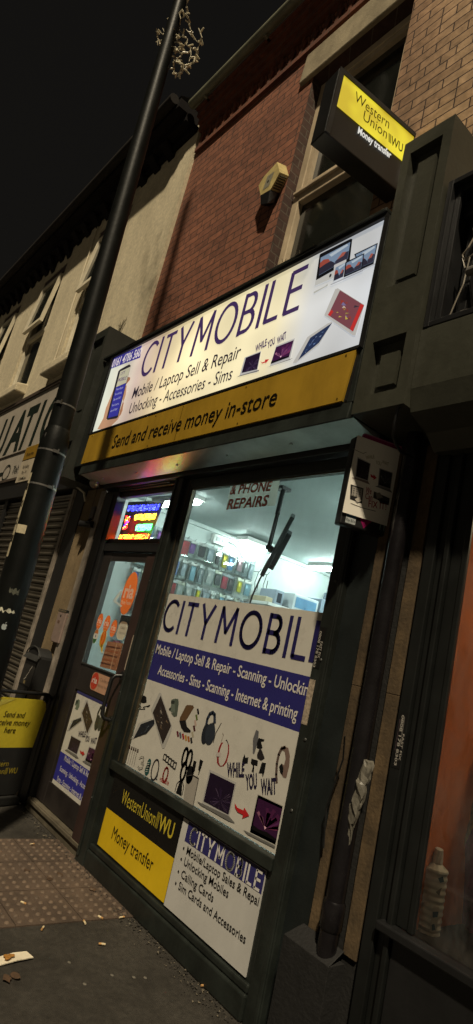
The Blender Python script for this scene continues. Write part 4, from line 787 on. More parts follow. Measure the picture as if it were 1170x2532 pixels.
# parking notice behind the post
q5 = view(0, 930, 5.318)
NP = thing('parking_notice', 'small yellow and white waiting time notice strapped to the lamp post', 'sign', (-4.35, -.97, 2.3))
A = Art((0, -.99, 0), (1, 0, 0), FZ); uv = A.uv
xa, zt = uv(q5(352, 938)[0]); xb, zt2 = uv(q5(545, 890)[0]); zb = uv(q5(243, 1395)[0])[1]; zm = uv(q5(312, 1112)[0])[1]; xb += .0
mb = MB(); mb.box(xa, xb, -.9905, -.986, zb, zt); mb.build('plate', [M('notice_plate', (.42, .36, .27), .5, var=.1, grime=.3)], NP)
A.rect(xa+.004, xb-.004, zm, zt-.004, K(150, 116, 40), 1); A.line([(xa, zm), (xb, zm)], .005, K(40, 34, 26), 2)
mid = (xa+xb)/2-.02
for t, z, h, w_ in (('At any time', zm+.03, .03, .15), ('No loading', zm-.07, .027, .13), ('Mon - Fri', zm-.115, .025, .1), ('7.30-9.30am', zm-.165, .025, .16), ('4.00-6.30pm', zm-.215, .025, .16)): A.text(t, (mid-w_/2, z), (mid+w_/2, z), h, K(44, 36, 28), l=3)
A.poly([(mid-.03, zb+.02), (mid+.03, zb+.02), (mid, zb+.035)], K(44, 36, 28), 3); A.build('lettering', NP)
b7 = view(0, 1280, 5.318)
def sticker(name, label, p0, p1, mat, r=.0985, rag=0, cat='sticker'):
    a, ta = on_post(p0, r); b, tb = on_post(p1, r); return tag(post_patch(ta, tb, min(a.z, b.z), max(a.z, b.z), r, mat, name, rag), label, cat)
PAP = M('aged_paper', (.42, .36, .24), .8, var=.25, scale=30, grime=.4)
sticker('post_sticker', 'blank cream square sticker on the lamp post below the waiting notice', b7(235, 80)[0], b7(325, 215)[0], PAP)
sticker('torn_paper', 'torn white paper remnant round the lamp post above the apple mark', b7(10, 1165)[0], b7(185, 1300)[0], M('torn_white_paper', (.4, .38, .3), .85, var=.5, scale=45), .0986, .03, 'paper')
sticker('paper_scrap', 'faded greenish paper scrap glued on the lamp post', b7(135, 905)[0], b7(235, 1040)[0], M('faded_scrap', (.07, .07, .05), .8, var=.6, scale=60), .0984, .02, 'paper')
q_, t_ = on_post(b7(55, 1430)[0], .0985); o_ = V((math.cos(t_), math.sin(t_), 0)); A = Art(q_+o_*.0005, V((-o_.y, o_.x, 0)), FZ); AP = K(170, 176, 176)
A.poly([(.0, .012), (.006, .016), (.013, .013), (.016, .007), (.012, .002), (.013, -.005), (.016, -.009), (.012, -.017), (.006, -.021), (0, -.019), (-.006, -.021), (-.012, -.016), (-.016, -.005), (-.015, .008), (-.009, .015)], AP, 1); A.poly([(.0, .018), (.002, .025), (.008, .03), (.007, .022)], AP, 1)
tag(A.build('apple_sticker', None), 'small white bitten apple sticker low on the lamp post', 'sticker')
A = Art(on_post(q5(262, 1790)[0], .099)[0]+V((.0, -.002, 0)), V((.8, -.6, 0)), FZ)
o_t = thing('number_strip', 'narrow cream strip with dark vertical digits on the lamp post edge', 'label', tuple(A.o)); zz0, zz1 = -.28, .27
post_c = on_post(q5(262, 1790)[0], .098)[1]
m_ = post_patch(post_c-.25, post_c+.12, A.o.z-.3, A.o.z+.28, .0985, PAP, 'strip'); adopt(m_, o_t)
for ch, dz in (('1', .18), ('0', .06), ('2', -.06), ('1', -.18)):
    cth = post_c-.02; o_ = V((math.cos(cth), math.sin(cth), 0)); A2 = Art(V(pc(A.o.z+dz))+o_*.0992, V((-o_.y, o_.x, 0)), FZ); A2.text(ch, (-.012, -.02), (.012, -.02), .045, K(40, 34, 26), l=1, bold=.01); A2.build('digit', o_t)
# tangle of string lights at the top
NL = thing('string_lights', 'tangled net of pale unlit string lights hanging from the top of the lamp post', 'string lights', (PX+.1, PY, 6.2))
e9 = view(300, 90, 2.925); NM = M('pale_light_cable', (.33, .29, .2), .5, var=.3); BM = M('pale_bulb', (.62, .56, .4), .35, var=.1)
def np_(x, y, d=0): return on_y((300+x/2.925, 90+y/2.925), PY+d)
rnd = random.Random(11); mb = MB(); bulbs = []
strands = [[(330, -60), (350, -120), (380, -200), (400, -280)], [(420, -60), (430, -130), (410, -200), (440, -260)], [(500, -50), (490, -110), (470, -190), (480, -270)], [(350, -120), (400, -150), (430, -130), (480, -160), (490, -110)], [(255, -60), (262, 10), (285, 60), (320, 90), (370, 70)], [(300, -60), (330, 10), (345, 70), (390, 75), (420, 110)], [(380, -60), (400, 20), (430, 60), (460, 95), (440, 120), (395, 110)], [(420, -50), (480, 20), (470, 60), (500, 80), (540, 95)], [(470, -50), (520, 10), (560, 45), (580, 5)], [(560, -60), (585, 10), (560, 70), (545, 110), (525, 190)],
 [(380, 80), (392, 130), (375, 190), (385, 240), (370, 270)], [(385, 265), (410, 268), (428, 245), (442, 268)], [(392, 150), (420, 180), (440, 195), (465, 215), (500, 195), (525, 190)], [(440, 195), (432, 225), (428, 245)], [(465, 215), (462, 245)], [(500, 80), (505, 130), (490, 180)], [(270, -40), (310, -10), (360, 5), (410, 15), (450, -10)], [(250, 40), (275, 25), (310, 35), (350, 45), (400, 40), (455, 65)], [(525, 190), (530, 140), (555, 100)], [(318, 100), (345, 80), (400, 95)]]
for k, st in enumerate(strands):
    d = [rnd.uniform(-.12, .12) for _ in st]; pts = [np_(x, y, dd) for (x, y), dd in zip(st, d)]; mb.tube(pts, .0035, 5)
    for p, q in zip(pts, pts[1:]):
        for t in ((.5,) if k % 2 else (.3, .8)):
            c = p.lerp(q, t); v = V((rnd.uniform(-1, 1), rnd.uniform(-1, 1), rnd.uniform(-.6, .6))).normalized(); bulbs.append(MB().tube([c, c+v*.042], [.008, .0055], 6))
mb.build('cable', NM, NL)
for b_ in bulbs: b_.build('bulb', BM, NL)
# ---- pavement sign
th = math.radians(110); AU = V((math.cos(th), math.sin(th), 0)); AO = V((-5.0, -.02, 0))
AF = thing('pavement_sign', 'black framed yellow pavement sign at the far left by the door step', 'pavement sign', tuple(AO))
A = Art(AO, AU, FZ); d5 = view(0, 1640, 4.875)
def ap(a, z, o=0): return A.P(a, z, 0)+A.n*o
a0, a1, zT = -.66, -.012, .865
pts = [ap(a1+.012, .0, 0), ap(a1, .4), ap(a1-.008, .76)]+[ap(a1-.07+.062*math.cos(t), zT-.07+.07*math.sin(t)) for t in [math.pi*i/16 for i in range(1, 9)]]+[ap(a0+.07, zT)]+[ap(a0+.07-.062*math.sin(t), zT-.07+.07*math.cos(t)) for t in [math.pi*i/16 for i in range(1, 9)]]+[ap(a0+.008, .4), ap(a0, 0)]
mb = MB(); mb.tube(pts, .014, 10); mb.build('frame', BLACK, AF, smooth=True)
pts2 = [p-A.n*(.02+.34*(1-p.z/zT)) for p in pts]; mb = MB(); mb.tube(pts2, .013, 8); mb.build('rear_frame', BLACK, AF, smooth=True)
mb = MB(); mb.prism([ap(a, z, .004) for a, z in [(a0+.06, .13), (a0+.1, .085), (a1-.1, .085), (a1-.055, .13), (a1-.06, .442), (a0+.06, .442)]], -A.n*.006, 0)
mb.prism([ap(a, z, .004) for a, z in [(a0+.06, .4425), (a1-.06, .4425), (a1-.035, .75), (a1-.06, .80), (a1-.1, .82), (a0+.09, .82), (a0+.04, .76)]], -A.n*.006, 1)
mb.build('panel', [M('sign_black_panel', (.02, .02, .019), .5, var=.15), M('sign_yellow_panel', (.62, .5, .03), .5, var=.08, scale=30)], AF)
mb = MB()
for a in (a1-.08, a0+.1): mb.obox(ap(a, .835, .004), AU*.014, A.n*.009, V((0, 0, .022)))
mb.build('clip', BLACK, AF)
mb = MB(); mb.prism([ap(a, z, .02) for a, z in [(a0+.03, .0), (a1-.03, .0), (a1-.05, .05), (a1-.09, .075), (a0+.09, .075), (a0+.05, .05)]], -A.n*.16); mb.build('rubber_base', RUBBER, AF, bevel=.012)
A.o = AO+A.n*.005; cx = -.355; TX = K(34, 28, 14)
for s_, z, w_ in (('Send and', .672, .21), ('receive money', .612, .365), ('here', .553, .11)): A.text(s_, (cx-w_/2, z), (cx+w_/2, z), .045, TX, l=1, shear=.15, bold=.004)
YT = K(190, 170, 60)
A.text('Western', (cx-.13, .302), (cx+.085, .302), .042, YT, l=1); A.text('Union', (cx-.08, .245), (cx+.065, .245), .042, YT, l=1); A.text('WU', (cx+.105, .245), (cx+.19, .245), .042, YT, l=1, bold=.015)
for k in range(3): A.line([(cx+.074+k*.009, .242), (cx+.074+k*.009, .29)], .004, YT, 1)
A.poly([(a0+.05, .8), (a0+.1, .8), (a0+.28, .815), (a0+.06, .72)], K(220, 205, 90), .5); A.build('lettering', AF)
# ---- letter boxes on the left pier
LBX = thing('letter_box', 'black steel letter box with domed top hanging on the pier beside the shutter', 'letter box', (-5.42, -.004, .82))
mb = MB(); ya, yb, xa, xb = -.125, -.006, -5.575, -5.27
mb.prism([(xa, ya, .84), (xb, ya, .84), (xb, ya, 1.11)]+[((xa+xb)/2+.152*math.cos(t), ya, 1.11+.085*math.sin(t)) for t in [math.pi*i/12 for i in range(1, 12)]]+[(xa, ya, 1.11)], (0, yb-ya, 0)); mb.build('box', M('matt_black_steel', (.007, .007, .007), .6, var=.2), LBX, bevel=.004)
mb = MB(); mb.box(xa+.012, xb-.03, ya-.004, ya-.0005, .86, 1.06); mb.build('front_plate', M('scuffed_dark_plate', (.035, .033, .03), .3, .4, var=.4, scale=20), LBX)
mb = MB(); mb.prism([(xa-.01, ya-.03, 1.085), (xb+.005, ya-.03, 1.085), (xb+.005, ya, 1.13), (xa-.01, ya, 1.13)], (0, .012, 0)); mb.tube([((xa+xb)/2+.158*math.cos(t), ya-.01, 1.11+.09*math.sin(t)) for t in [math.pi*i/12 for i in range(0, 13)]], .006, 6); mb.build('flap', DSTEEL, LBX)
A = facade_art(ya-.0045); A.line([(-5.36, 1.03), (-5.40, .985), (-5.385, .985), (-5.44, .93), (-5.42, .935), (-5.47, .9)], .008, K(190, 182, 170)); A.rect(-5.46, -5.42, .868, .895, K(150, 132, 90), 1); A.build('scratched_label', LBX)
IC = thing('entry_plate', 'slim pinkish steel entry box with rounded corner screwed to the tan pier', 'entry box', (-5.3, -.004, 1.26))
mb = MB(); xa, xb, ya = -5.335, -5.15, -.055
mb.prism([(xa+.03, ya, 1.275), (xb, ya, 1.275), (xb, ya, 1.545), (xa, ya, 1.545), (xa, ya, 1.3)], (0, .05, 0)); mb.build('case', M('pinkish_steel', (.3, .22, .19), .45, .3, var=.12, scale=20, grime=.2), IC, bevel=.008)
mb = MB(); mb.box(xa+.0, xb-.0, ya-.003, ya+.04, 1.548, 1.556); mb.box(xa, xb, ya-.003, ya+.04, 1.562, 1.57); mb.build('hood', DSTEEL, IC)
mb = MB(); mb.tube([((xa+xb)/2-.01, ya-.0005, 1.512), ((xa+xb)/2-.01, ya-.002, 1.512)], .011, 12); mb.build('keyhole', BLACK, IC)
mb = MB(); mb.box(xa+.05, xa+.09, ya-.002, ya-.0005, 1.445, 1.47); mb.build('badge', M('brown_badge', (.12, .07, .05), .5), IC)
# ---- alarm box
AL = thing('alarm_box', 'yellowed hexagonal alarm box with louvred side and black base on the brick wall', 'alarm box', (-3.62, 0, 5.3))
wz = view(560, 360, 2.786); yF = -.115
fr = [on_y(p, yF) for p in wz(222, 270, 235, 240, 350, 112, 375, 120, 368, 180, 305, 300, 235, 342)]
def XZ(p): return (p.x, p.z)
hexa = [(-3.675, 5.16), (-3.744, 5.295), (-3.70, 5.36), (-3.553, 5.422), (-3.476, 5.276), (-3.546, 5.149)]
mb = MB(); yF = -.1; f = [(x, yF, z) for x, z in hexa]; bk = [(x-.01, -.001, z+.045) for x, z in hexa]
mb.poly(f)
for i in range(6): j = (i+1) % 6; mb.poly([f[j], f[i], bk[i], bk[j]])
mb.build('cover', CREAMP, AL, bevel=.008)
mb = MB()
for k in range(6):
    s_ = .12+.14*k; p = V(f[5]).lerp(V(f[4]), s_); q = V(bk[5]).lerp(V(bk[4]), s_); a, b = p.lerp(q, .15), p.lerp(q, .85); mb.tube([a+V((.003, 0, 0)), b+V((.003, 0, 0))], .006, 6)
mb.build('louvre', M('louvre_shadow', (.05, .04, .02), .7), AL)
mb = MB(); mb.hexa([(-3.655, -.09, 5.06), (-3.55, -.09, 5.02), (-3.575, -.002, 5.1), (-3.68, -.002, 5.12), (-3.676, yF-.001, 5.158), (-3.547, yF-.001, 5.147), (-3.556, -.002, 5.19), (-3.686, -.002, 5.2)]); mb.build('base', BLACK, AL, bevel=.006)
A = facade_art(yF-.001); A.poly([(-3.66, 5.2), (-3.585, 5.2), (-3.555, 5.33), (-3.64, 5.33)], K(150, 146, 130), 1); A.blob(-3.61, 5.26, .012, .012, K(30, 28, 26), 2, 12); A.build('badge', AL)
# ---- cameras under the fascia
CD = thing('dome_camera', 'small shiny dome camera under the left end of the fascia', 'camera', (-5.1, -.14, 2.73))
mb = MB(); mb.tube([(-5.12, -.16, 2.765), (-5.12, -.16, 2.73)], [.045, .05], 18); mb.build('mount', DSTEEL, CD, smooth=True)
mb = MB(); mb.ball((-5.12, -.16, 2.73), .05, nu=20, nv=12); mb.build('dome', M('pearl_dome', (.3, .26, .22), .18, .5, var=.1), CD, smooth=True)
CB2 = thing('bullet_camera', 'tiny dark bullet camera on a box beside the door transom', 'camera', (-5.25, -.03, 2.4))
mb = MB(); mb.box(-5.3, -5.22, -.05, -.002, 2.43, 2.55); mb.build('junction_box', M('brown_plastic', (.06, .05, .045), .5), CB2, bevel=.006)
mb = MB(); mb.tube([(-5.26, -.03, 2.44), (-5.24, -.07, 2.39)], .012, 8); mb.tube([(-5.17, -.05, 2.37), (-5.29, -.11, 2.36)], .032, 14); mb.build('barrel', BLACK, CB2, smooth=True)
mb = MB(); mb.tube([(-5.85, -.1, 2.9), (-5.75, -.12, 2.78), (-5.62, -.1, 2.74), (-5.55, -.06, 2.7), (-5.53, -.03, 2.62)], .01, 6); tag(mb.build('white_cable', UPVC, smooth=True), 'loose pale cable end curling under the left corbel', 'cable')
# ---- spikes and old nest on the fascia top
mb = MB(); rnd = random.Random(4)
for k in range(34):
    x = -3.1+rnd.uniform(0, .95); y = rnd.uniform(-.26, -.1); mb.tube([(x, y, 4.0), (x+rnd.uniform(-.06, .06), y+rnd.uniform(-.06, .04), 4.0+rnd.uniform(.08, .19))], .0016, 4)
mb.box(-3.12, -2.1, -.19, -.17, 4.001, 4.006); tag(mb.build('bird_spikes', M('thin_spike_wire', (.16, .14, .1), .4, .5)), 'strip of thin bird spikes along the top of the shop fascia', 'bird spikes')
mb = MB()
for k in range(16): mb.ball((-2.48+rnd.uniform(0, .2), -.22+rnd.uniform(-.03, .03), 4.025+rnd.uniform(0, .025)), rnd.uniform(.012, .026), (1.3, 1, .8), 7, 5)
tag(mb.build('foam_lump', M('pale_foam', (.45, .38, .24), .9, var=.3, scale=60, bump=.5), smooth=True), 'crumbly pale foam lump on top of the fascia by the projecting sign', 'debris')
mb = MB()
for k in range(16):
    t = rnd.uniform(-.9, .9); x = -5.54+rnd.uniform(-.05, .05); p = [(x, -.2, 4.34), (x+.04*t, -.2, 4.42), (x+.16*t, -.21, 4.46+rnd.uniform(0, .08))]; mb.tube(p, .0018, 4)
tag(mb.build('dry_weed', M('dry_stalks', (.09, .075, .04), .8)), 'dry weed growing on top of the left corbel', 'weed')
# ---- poster box at the right pilaster
th = math.radians(69); QU = V((math.cos(th), math.sin(th), 0)); QO = V((-1.86, 0, 0)); zq = view(570, 700, 1.95)
BX = thing('bill_payment_sign', 'black projecting sign with a magenta top edge and diamond behind the white repair poster', 'sign', (-1.86, -.02, 2.22))
A = Art(QO, QU, FZ); uv = A.uv; c_ = [uv(p) for p in zq(613, 733, 845, 822, 790, 1180, 540, 1103)]
xl, xr, zt, zb = c_[0][0], c_[1][0], c_[0][1], c_[3][1]
mb = MB(); mb.obox(QO+QU*((xl+xr)/2)-A.n*.04+V((0, 0, (zb-.055+zt)/2)), QU*((xr-xl)/2), A.n*.03, V((0, 0, (zt-zb+.055)/2))); mb.build('sign_box', BLACK, BX, bevel=.008)
MG = K(150, 30, 92); A2 = Art(QO-A.n*.0095, QU, FZ); A2.rrect(xl+.03, xr+.0, zt-.1, zt+.028, .02, K(180, 110, 140), 0); A2.rrect(xl+.036, xr-.005, zt-.1, zt+.021, .016, MG, 1); m2 = (xl+xr)/2-.01
A2.poly([(m2-.05, zb+.03), (m2, zb-.045), (m2+.06, zb+.03)], MG, 1); A2.rect(xl+.028, xl+.082, zb-.042, zb+.03, K(190, 196, 196), 1); A2.rect(xl+.03, xl+.08, zb-.012, zb+.03, K(70, 110, 140), 2); A2.text('Pay Bills', (xl+.031, zb-.033), (xl+.078, zb-.033), .014, K(40, 44, 50), l=3)
A2.rrect(xr-.075, xr-.03, zb-.05, zb+.02, .012, K(40, 50, 44), 1); A2.line([(xr-.063, zb-.025), (xr-.063, zb+.003), (xr-.052, zb+.01), (xr-.042, zb+.003), (xr-.042, zb-.025)], .006, K(130, 150, 136), 2); A2.build('print', BX)
RPS = thing('repair_poster', 'white We Can FIX IT! poster fixed to the projecting sign on the right pilaster', 'poster', (-1.86, -.03, 2.3))
A = Art(QO, QU, FZ); uv = A.uv; PW = M('poster_paper', (.78, .74, .66), .5, var=.06, scale=4); A.rect(xl, xr, zb, zt, PW, 0)
A.pxline(zq(592, 800, 640, 822, 655, 815), .003, K(150, 140, 120), 1)
for t, p in (('WHILE', zq(655, 850, 695, 845)), ('YOU', zq(700, 872, 726, 880)), ('WAIT', zq(730, 868, 760, 882))): A.pxtext(t, p, .018, K(150, 140, 80), l=1)
laptop(A, zq(612, 838, 676, 870, 662, 956, 600, 938), zq(614, 845, 672, 872, 660, 952, 604, 932), zq(582, 938, 600, 938, 662, 956, 672, 972, 660, 968), True, lambda r, g, b: K(int(r*.5+g*.5)+20 if r < 180 else r, int(r*.3+g*.6)+15 if r < 180 else g, int(b*.6+g*.3)+10 if r < 180 else b))
laptop(A, zq(718, 892, 782, 915, 770, 998, 710, 978), zq(722, 898, 778, 918, 768, 990, 714, 972), zq(696, 980, 710, 978, 770, 998, 780, 1012, 768, 1008), False, lambda r, g, b: K(int(r*.35+g*.5)+20 if r < 180 else 150, int(r*.35+g*.5)+20 if r < 180 else 146, int(r*.35+g*.5)+20 if r < 180 else 146))
arrow(A, zq(675, 920, 688, 930, 690, 922, 704, 940, 688, 950, 690, 942, 676, 935), K, 2)
A.pxpoly(zq(580, 970, 642, 990, 634, 1062, 576, 1042), K(44, 42, 42), 1); A.pxpoly(zq(588, 980, 636, 994, 630, 1040, 583, 1024), K(170, 164, 156), 2)
for i in range(3):
    for j in range(4): A.pxpoly(zq(592+i*15-j*1.5, 986+i*4+j*11, 600+i*15-j*1.5, 988+i*4+j*11, 599+i*15-j*1.5, 994+i*4+j*11, 591+i*15-j*1.5, 992+i*4+j*11), K(120, 116, 110), 3)
A.pxpoly(zq(598, 1042, 620, 1030, 632, 1052, 610, 1058), K(200, 192, 180), 4); A.pxpoly(zq(692, 1004, 768, 1038, 762, 1072, 688, 1035), K(70, 66, 62), 1); A.pxpoly(zq(700, 1012, 720, 1010, 735, 1035, 705, 1040), K(140, 134, 126), 2); A.pxpoly(zq(715, 1045, 765, 1052, 760, 1070, 720, 1062), K(40, 38, 38), 2)
RD2 = K(176, 46, 54)
for t, p, c in (('We', zq(650, 1010, 678, 1018), .03), ('Can', zq(648, 1038, 682, 1048), .028), ('FIX IT!', zq(664, 1078, 750, 1094), .032)): A.pxtext(t, p, c, RD2, bold=.01)
A.pxline(zq(580, 1062, 640, 1085, 700, 1100), .003, K(90, 84, 80), 1); A.build('print', RPS)
# ---- downpipe, cable, plastic bag on the party pilaster
DP = thing('downpipe', 'black cast downpipe with sockets running down the tan pilaster', 'downpipe', (-1.755, -.075, 0))
mb = MB(); mb.tube([(-1.752, -.06, .3), (-1.752, -.06, 2.8)], .04, 18); mb.build('pipe', PIPEM, DP, smooth=True)
for z in (.56,):
    mb = MB(); mb.tube([(-1.752, -.06, z), (-1.752, -.06, z+.01), (-1.752, -.06, z+.1), (-1.752, -.06, z+.11)], [.042, .047, .047, .042], 18); mb.build('socket', PIPEM, DP, smooth=True)
mb = MB(); mb.tube([(-1.65, -.3, 2.76), (-1.655, -.34, 2.74), (-1.668, -.33, 2.67), (-1.688, -.3, 2.627), (-1.695, -.26, 2.6), (-1.706, -.2, 2.588), (-1.732, -.05, 2.617)], .007, 7); tag(mb.build('hanging_cable', BLACK, smooth=True), 'black cable looping down beside the right corbel', 'cable')
mb = MB(); mb.tube([(-1.9, -.03, .9), (-1.88, -.035, .82), (-1.9, -.04, .98), (-1.84, -.06, 1.2), (-1.82, -.1, 1.3)], .004, 5); tag(mb.build('thin_wire', BLACK), 'thin black wire stub poking out of the pilaster by the downpipe', 'wire')
mb = MB(); rnd = random.Random(2); n = 9
rows = []
for k in range(15):
    t = k/14; c = V((-1.69-.035*t, -.06-.02*math.sin(t*3), 1.23-.34*t)); wdt = .011+.026*math.sin(math.pi*min(1, t*1.1+.08))**.7*(1-.55*t)
    rows.append([c+V((wdt*math.cos(2*math.pi*i/n)*(1+.35*rnd.uniform(-1, 1)), .55*wdt*math.sin(2*math.pi*i/n)*(1+.4*rnd.uniform(-1, 1))-.01, .012*rnd.uniform(-1, 1))) for i in range(n)])
for a, b in zip(rows, rows[1:]):
    for i in range(n): mb.poly([a[i], a[(i+1) % n], b[(i+1) % n], b[i]])
mb.poly(rows[0]); mb.poly(rows[-1]); tag(mb.build('plastic_bag', M('grubby_white_plastic', (.115, .105, .085), .4, var=.3, scale=25, bump=.3)), 'crumpled whitish plastic bag stuffed behind the downpipe', 'plastic bag')
# emergency glazier stickers
WL = K(170, 164, 156)
def glaz(o, label, x0, x1, z0, z1, y, full):
    A = Art((x1, y, z1), (0, 0, -1), (1, 0, 0)); h = z1-z0; w_ = x1-x0
    A.rect(0, h, -w_, 0, K(26, 26, 26), 0)
    if full:
        A.text('24 HOUR EMERGENCY SERVICE', (.02, -.3*w_-.004), (h*.6, -.3*w_-.004), .005, WL, l=1); A.text('FAST FIX', (h*.38, -.25*w_), (h*.85, -.25*w_), .2*w_, WL, bold=.02, l=1); A.text('0808 178 8303', (.012, -.66*w_), (h-.01, -.66*w_), .26*w_, WL, bold=.02, l=1); A.text('OPERATION MONITORING SERVICE', (.03, -.86*w_), (h*.7, -.86*w_), .1*w_, K(110, 90, 96), l=1)
    else:
        A.text('FAST FIX', (h*.35, -.55*w_), (h*.75, -.55*w_), .35*w_, WL, bold=.02, l=1); A.text('0808 178 8303', (h*.1, -.93*w_), (h*.98, -.93*w_), .3*w_, WL, bold=.02, l=1)
    return tag(A.build('glazier_sticker', None), label, 'sticker')
glaz(0, 'dark worn FAST FIX sticker on the window frame beside the vinyl', -2.148, -2.103, 1.555, 1.76, -.0365, False)
glaz(0, 'dark FAST FIX sticker with phone number on the right shop frame', -1.612, -1.568, 1.235, 1.46, -.0315, True)
mb = MB(); mb.box(-2.15, -2.112, -.037, -.0355, 1.285, 1.5); mb.build; o = mb.build('peeled_sticker', M('peeled_label_residue', (.3, .24, .18), .8, var=.5, scale=90)); tag(o, 'long peeled beige sticker residue on the window frame below the FAST FIX sticker', 'sticker')
mb = MB(); mb.box(-3.93, -3.912, -.0465, -.0455, 1.25, 1.5); tag(mb.build('torn_sticker', MC['peeled_label_residue']), 'torn narrow sticker residue on the door jamb above the handle', 'sticker')
# ---- litter
NA = thing('paper_napkin', 'white paper napkin with a brown food stain lying on the pavement', 'napkin', (-2.84, -.83, 0))
mb = MB(); c_ = [on_z(p) for p in z7(-60, 940, 0, 920, 60, 905, 125, 893, 158, 925, 80, 942, 0, 960, -60, 975)]
mb.prism([(p.x, p.y, .006+.002*(i % 3)) for i, p in enumerate(c_)], (0, 0, .004)); mb.build('sheet', M('napkin_paper', (.62, .55, .42), .8, var=.1, scale=20, bump=.4), NA)
mb = MB(); c = on_z(z7(36, 932)[0]); rnd = random.Random(8)
for k in range(7): mb.ball((c.x+rnd.uniform(-.012, .012), c.y+rnd.uniform(-.02, .02), .02), .009, (1.2, 1.4, .5), 8, 5)
mb.build('food_stain', M('brown_sauce', (.3, .14, .03), .4, var=.3), NA, smooth=True)
butts = [((485, 718), 'beside the slab edge near the riser'), ((587, 718), 'touching the plinth under the yellow panel'), ((408, 742), 'on the slab edge in the middle'), ((493, 847), 'alone on the dark asphalt'), ((206, 770), 'at the lower left slab edge'), ((113, 648), 'on the tactile slab at left'), ((155, 365), 'on the farthest tactile slab'), ((710, 765), 'against the plinth below the white panel'), ((985, 1047), 'at the foot of the plinth nearest the camera')]
BU = M('cigarette_paper', (.55, .45, .28), .8, var=.2, scale=80); BF = M('cigarette_filter', (.4, .22, .08), .8)
for k, (p, lab) in enumerate(butts):
    c = on_z(z7(*p)[0], .01); a = k*1.3+.4; d = V((math.cos(a), math.sin(a), 0))*.016
    o = MB().tube([c-d, c+d*.3], .005, 8, 0).tube([c+d*.3, c+d*1.1], .0051, 8, 1).build('cigarette_butt', [BU, BF], smooth=True); tag(o, 'cigarette butt '+lab, 'cigarette butt', 'cigarette butts on the pavement')
gums = [((627, 752), 'near the slab corner by the plinth'), ((333, 938), 'on open asphalt left of centre'), ((645, 1010), 'on the asphalt right of centre'), ((408, 1043), 'at the near edge of the asphalt'), ((700, 1012), 'beside another right of centre'), ((540, 1000), 'flattened in the middle of the asphalt')]
for p, lab in gums:
    c = on_z(z7(*p)[0]); o = MB().ball((c.x, c.y, .002), .009, (1.2, .9, .25), 10, 6).build('chewing_gum', M('trodden_gum', (.11, .1, .08), .9), smooth=True); tag(o, 'pale trodden chewing gum '+lab, 'chewing gum', 'chewing gum on the pavement')
leafs = [((160, 365), 'farthest slab by the joint'), ((240, 530), 'second slab row'), ((290, 508), 'middle slab'), ((447, 583), 'slab edge near the plinth'), ((130, 490), 'second slab at left'), ((75, 995), 'asphalt at the lower left'), ((35, 1010), 'asphalt at the left edge')]
LFM = M('dead_leaf', (.06, .032, .015), .8, var=.4, scale=30)
for k, (p, lab) in enumerate(leafs):
    c = on_z(z7(*p)[0], .012); rnd = random.Random(k); o = MB().poly([(c.x+.028*math.cos(t)*(1+.4*rnd.uniform(-1, 1)), c.y+.017*math.sin(t)*(1+.4*rnd.uniform(-1, 1)), .008+rnd.uniform(0, .005)) for t in [2*math.pi*i/9 for i in range(9)]]).build('dead_leaf', LFM); tag(o, 'dark dead leaf on the '+lab, 'leaf', 'dead leaves on the pavement')
mb = MB(); rnd = random.Random(21)
for k in range(900):
    x = rnd.uniform(-4.9, -1.95); y = -.055-abs(rnd.gauss(0, .05)); s_ = rnd.uniform(.002, .008); a = rnd.uniform(0, 6.28)
    mb.poly([(x+s_*math.cos(a+i*2.1)*rnd.uniform(.6, 1.6), y+s_*math.sin(a+i*2.1), .003+rnd.uniform(0, .009)) for i in range(3)], rnd.choice([0, 0, 0, 1]))
for k in range(260):
    x = rnd.uniform(-6, -1.2); y = rnd.uniform(-1.9, -.1); s_ = rnd.uniform(.001, .004); a = rnd.uniform(0, 6.28)
    mb.poly([(x+s_*math.cos(a+i*2.1), y+s_*math.sin(a+i*2.1), .0075+rnd.uniform(0, .004)) for i in range(3)], rnd.choice([0, 0, 0, 1]))
tag(mb.build('grit', [M('dark_grit', (.02, .017, .014), .9), M('pale_grit', (.12, .1, .07), .9)]), 'fine dirt and grit gathered along the plinth and over the pavement', 'grit', kind='stuff')

# ================================================================== INSIDE THE SHOP
LEM = M('fluorescent_tube', (.9, 1, .97), em=88, emc=(.82, 1, .95), var=0)
LEM2 = M('dim_fluorescent_tube', (.9, 1, .97), em=38, emc=(.86, 1, .95), var=0)
def batten(a, b, label, w_=.05, lm=None):
    o = thing('ceiling_light', label, 'ceiling light', tuple(V(a)), 'fluorescent lights on the shop ceiling'); a, b = V(a), V(b); t = (b-a).normalized(); s_ = t.cross(V(FZ))
    MB().obox((a+b)/2+V((0, 0, .03)), t*((b-a).length/2), s_*w_, V((0, 0, .02))).build('housing', WHITE, o); MB().tube([a-V((0, 0, .01)), b-V((0, 0, .01))], .02, 10).build('tube', lm or LEM, o, smooth=True)
batten((-4.72, 1.33, 2.63), (-4.72, 1.66, 2.63), 'glaring short light near the left wall of packets', .09)
batten((-4.83, 2.45, 2.655), (-3.4, 2.45, 2.655), 'fluorescent batten seen side on at the rear of the ceiling')
batten((-2.5, .7, 2.655), (-2.5, 2.6, 2.655), 'added fluorescent batten, out of view at the right of the shop ceiling')  # unseen fitting, added to light the shop room
batten((-4.75, .3, 2.655), (-4.05, .3, 2.655), 'fluorescent batten just inside above the shop door', .05, LEM2)
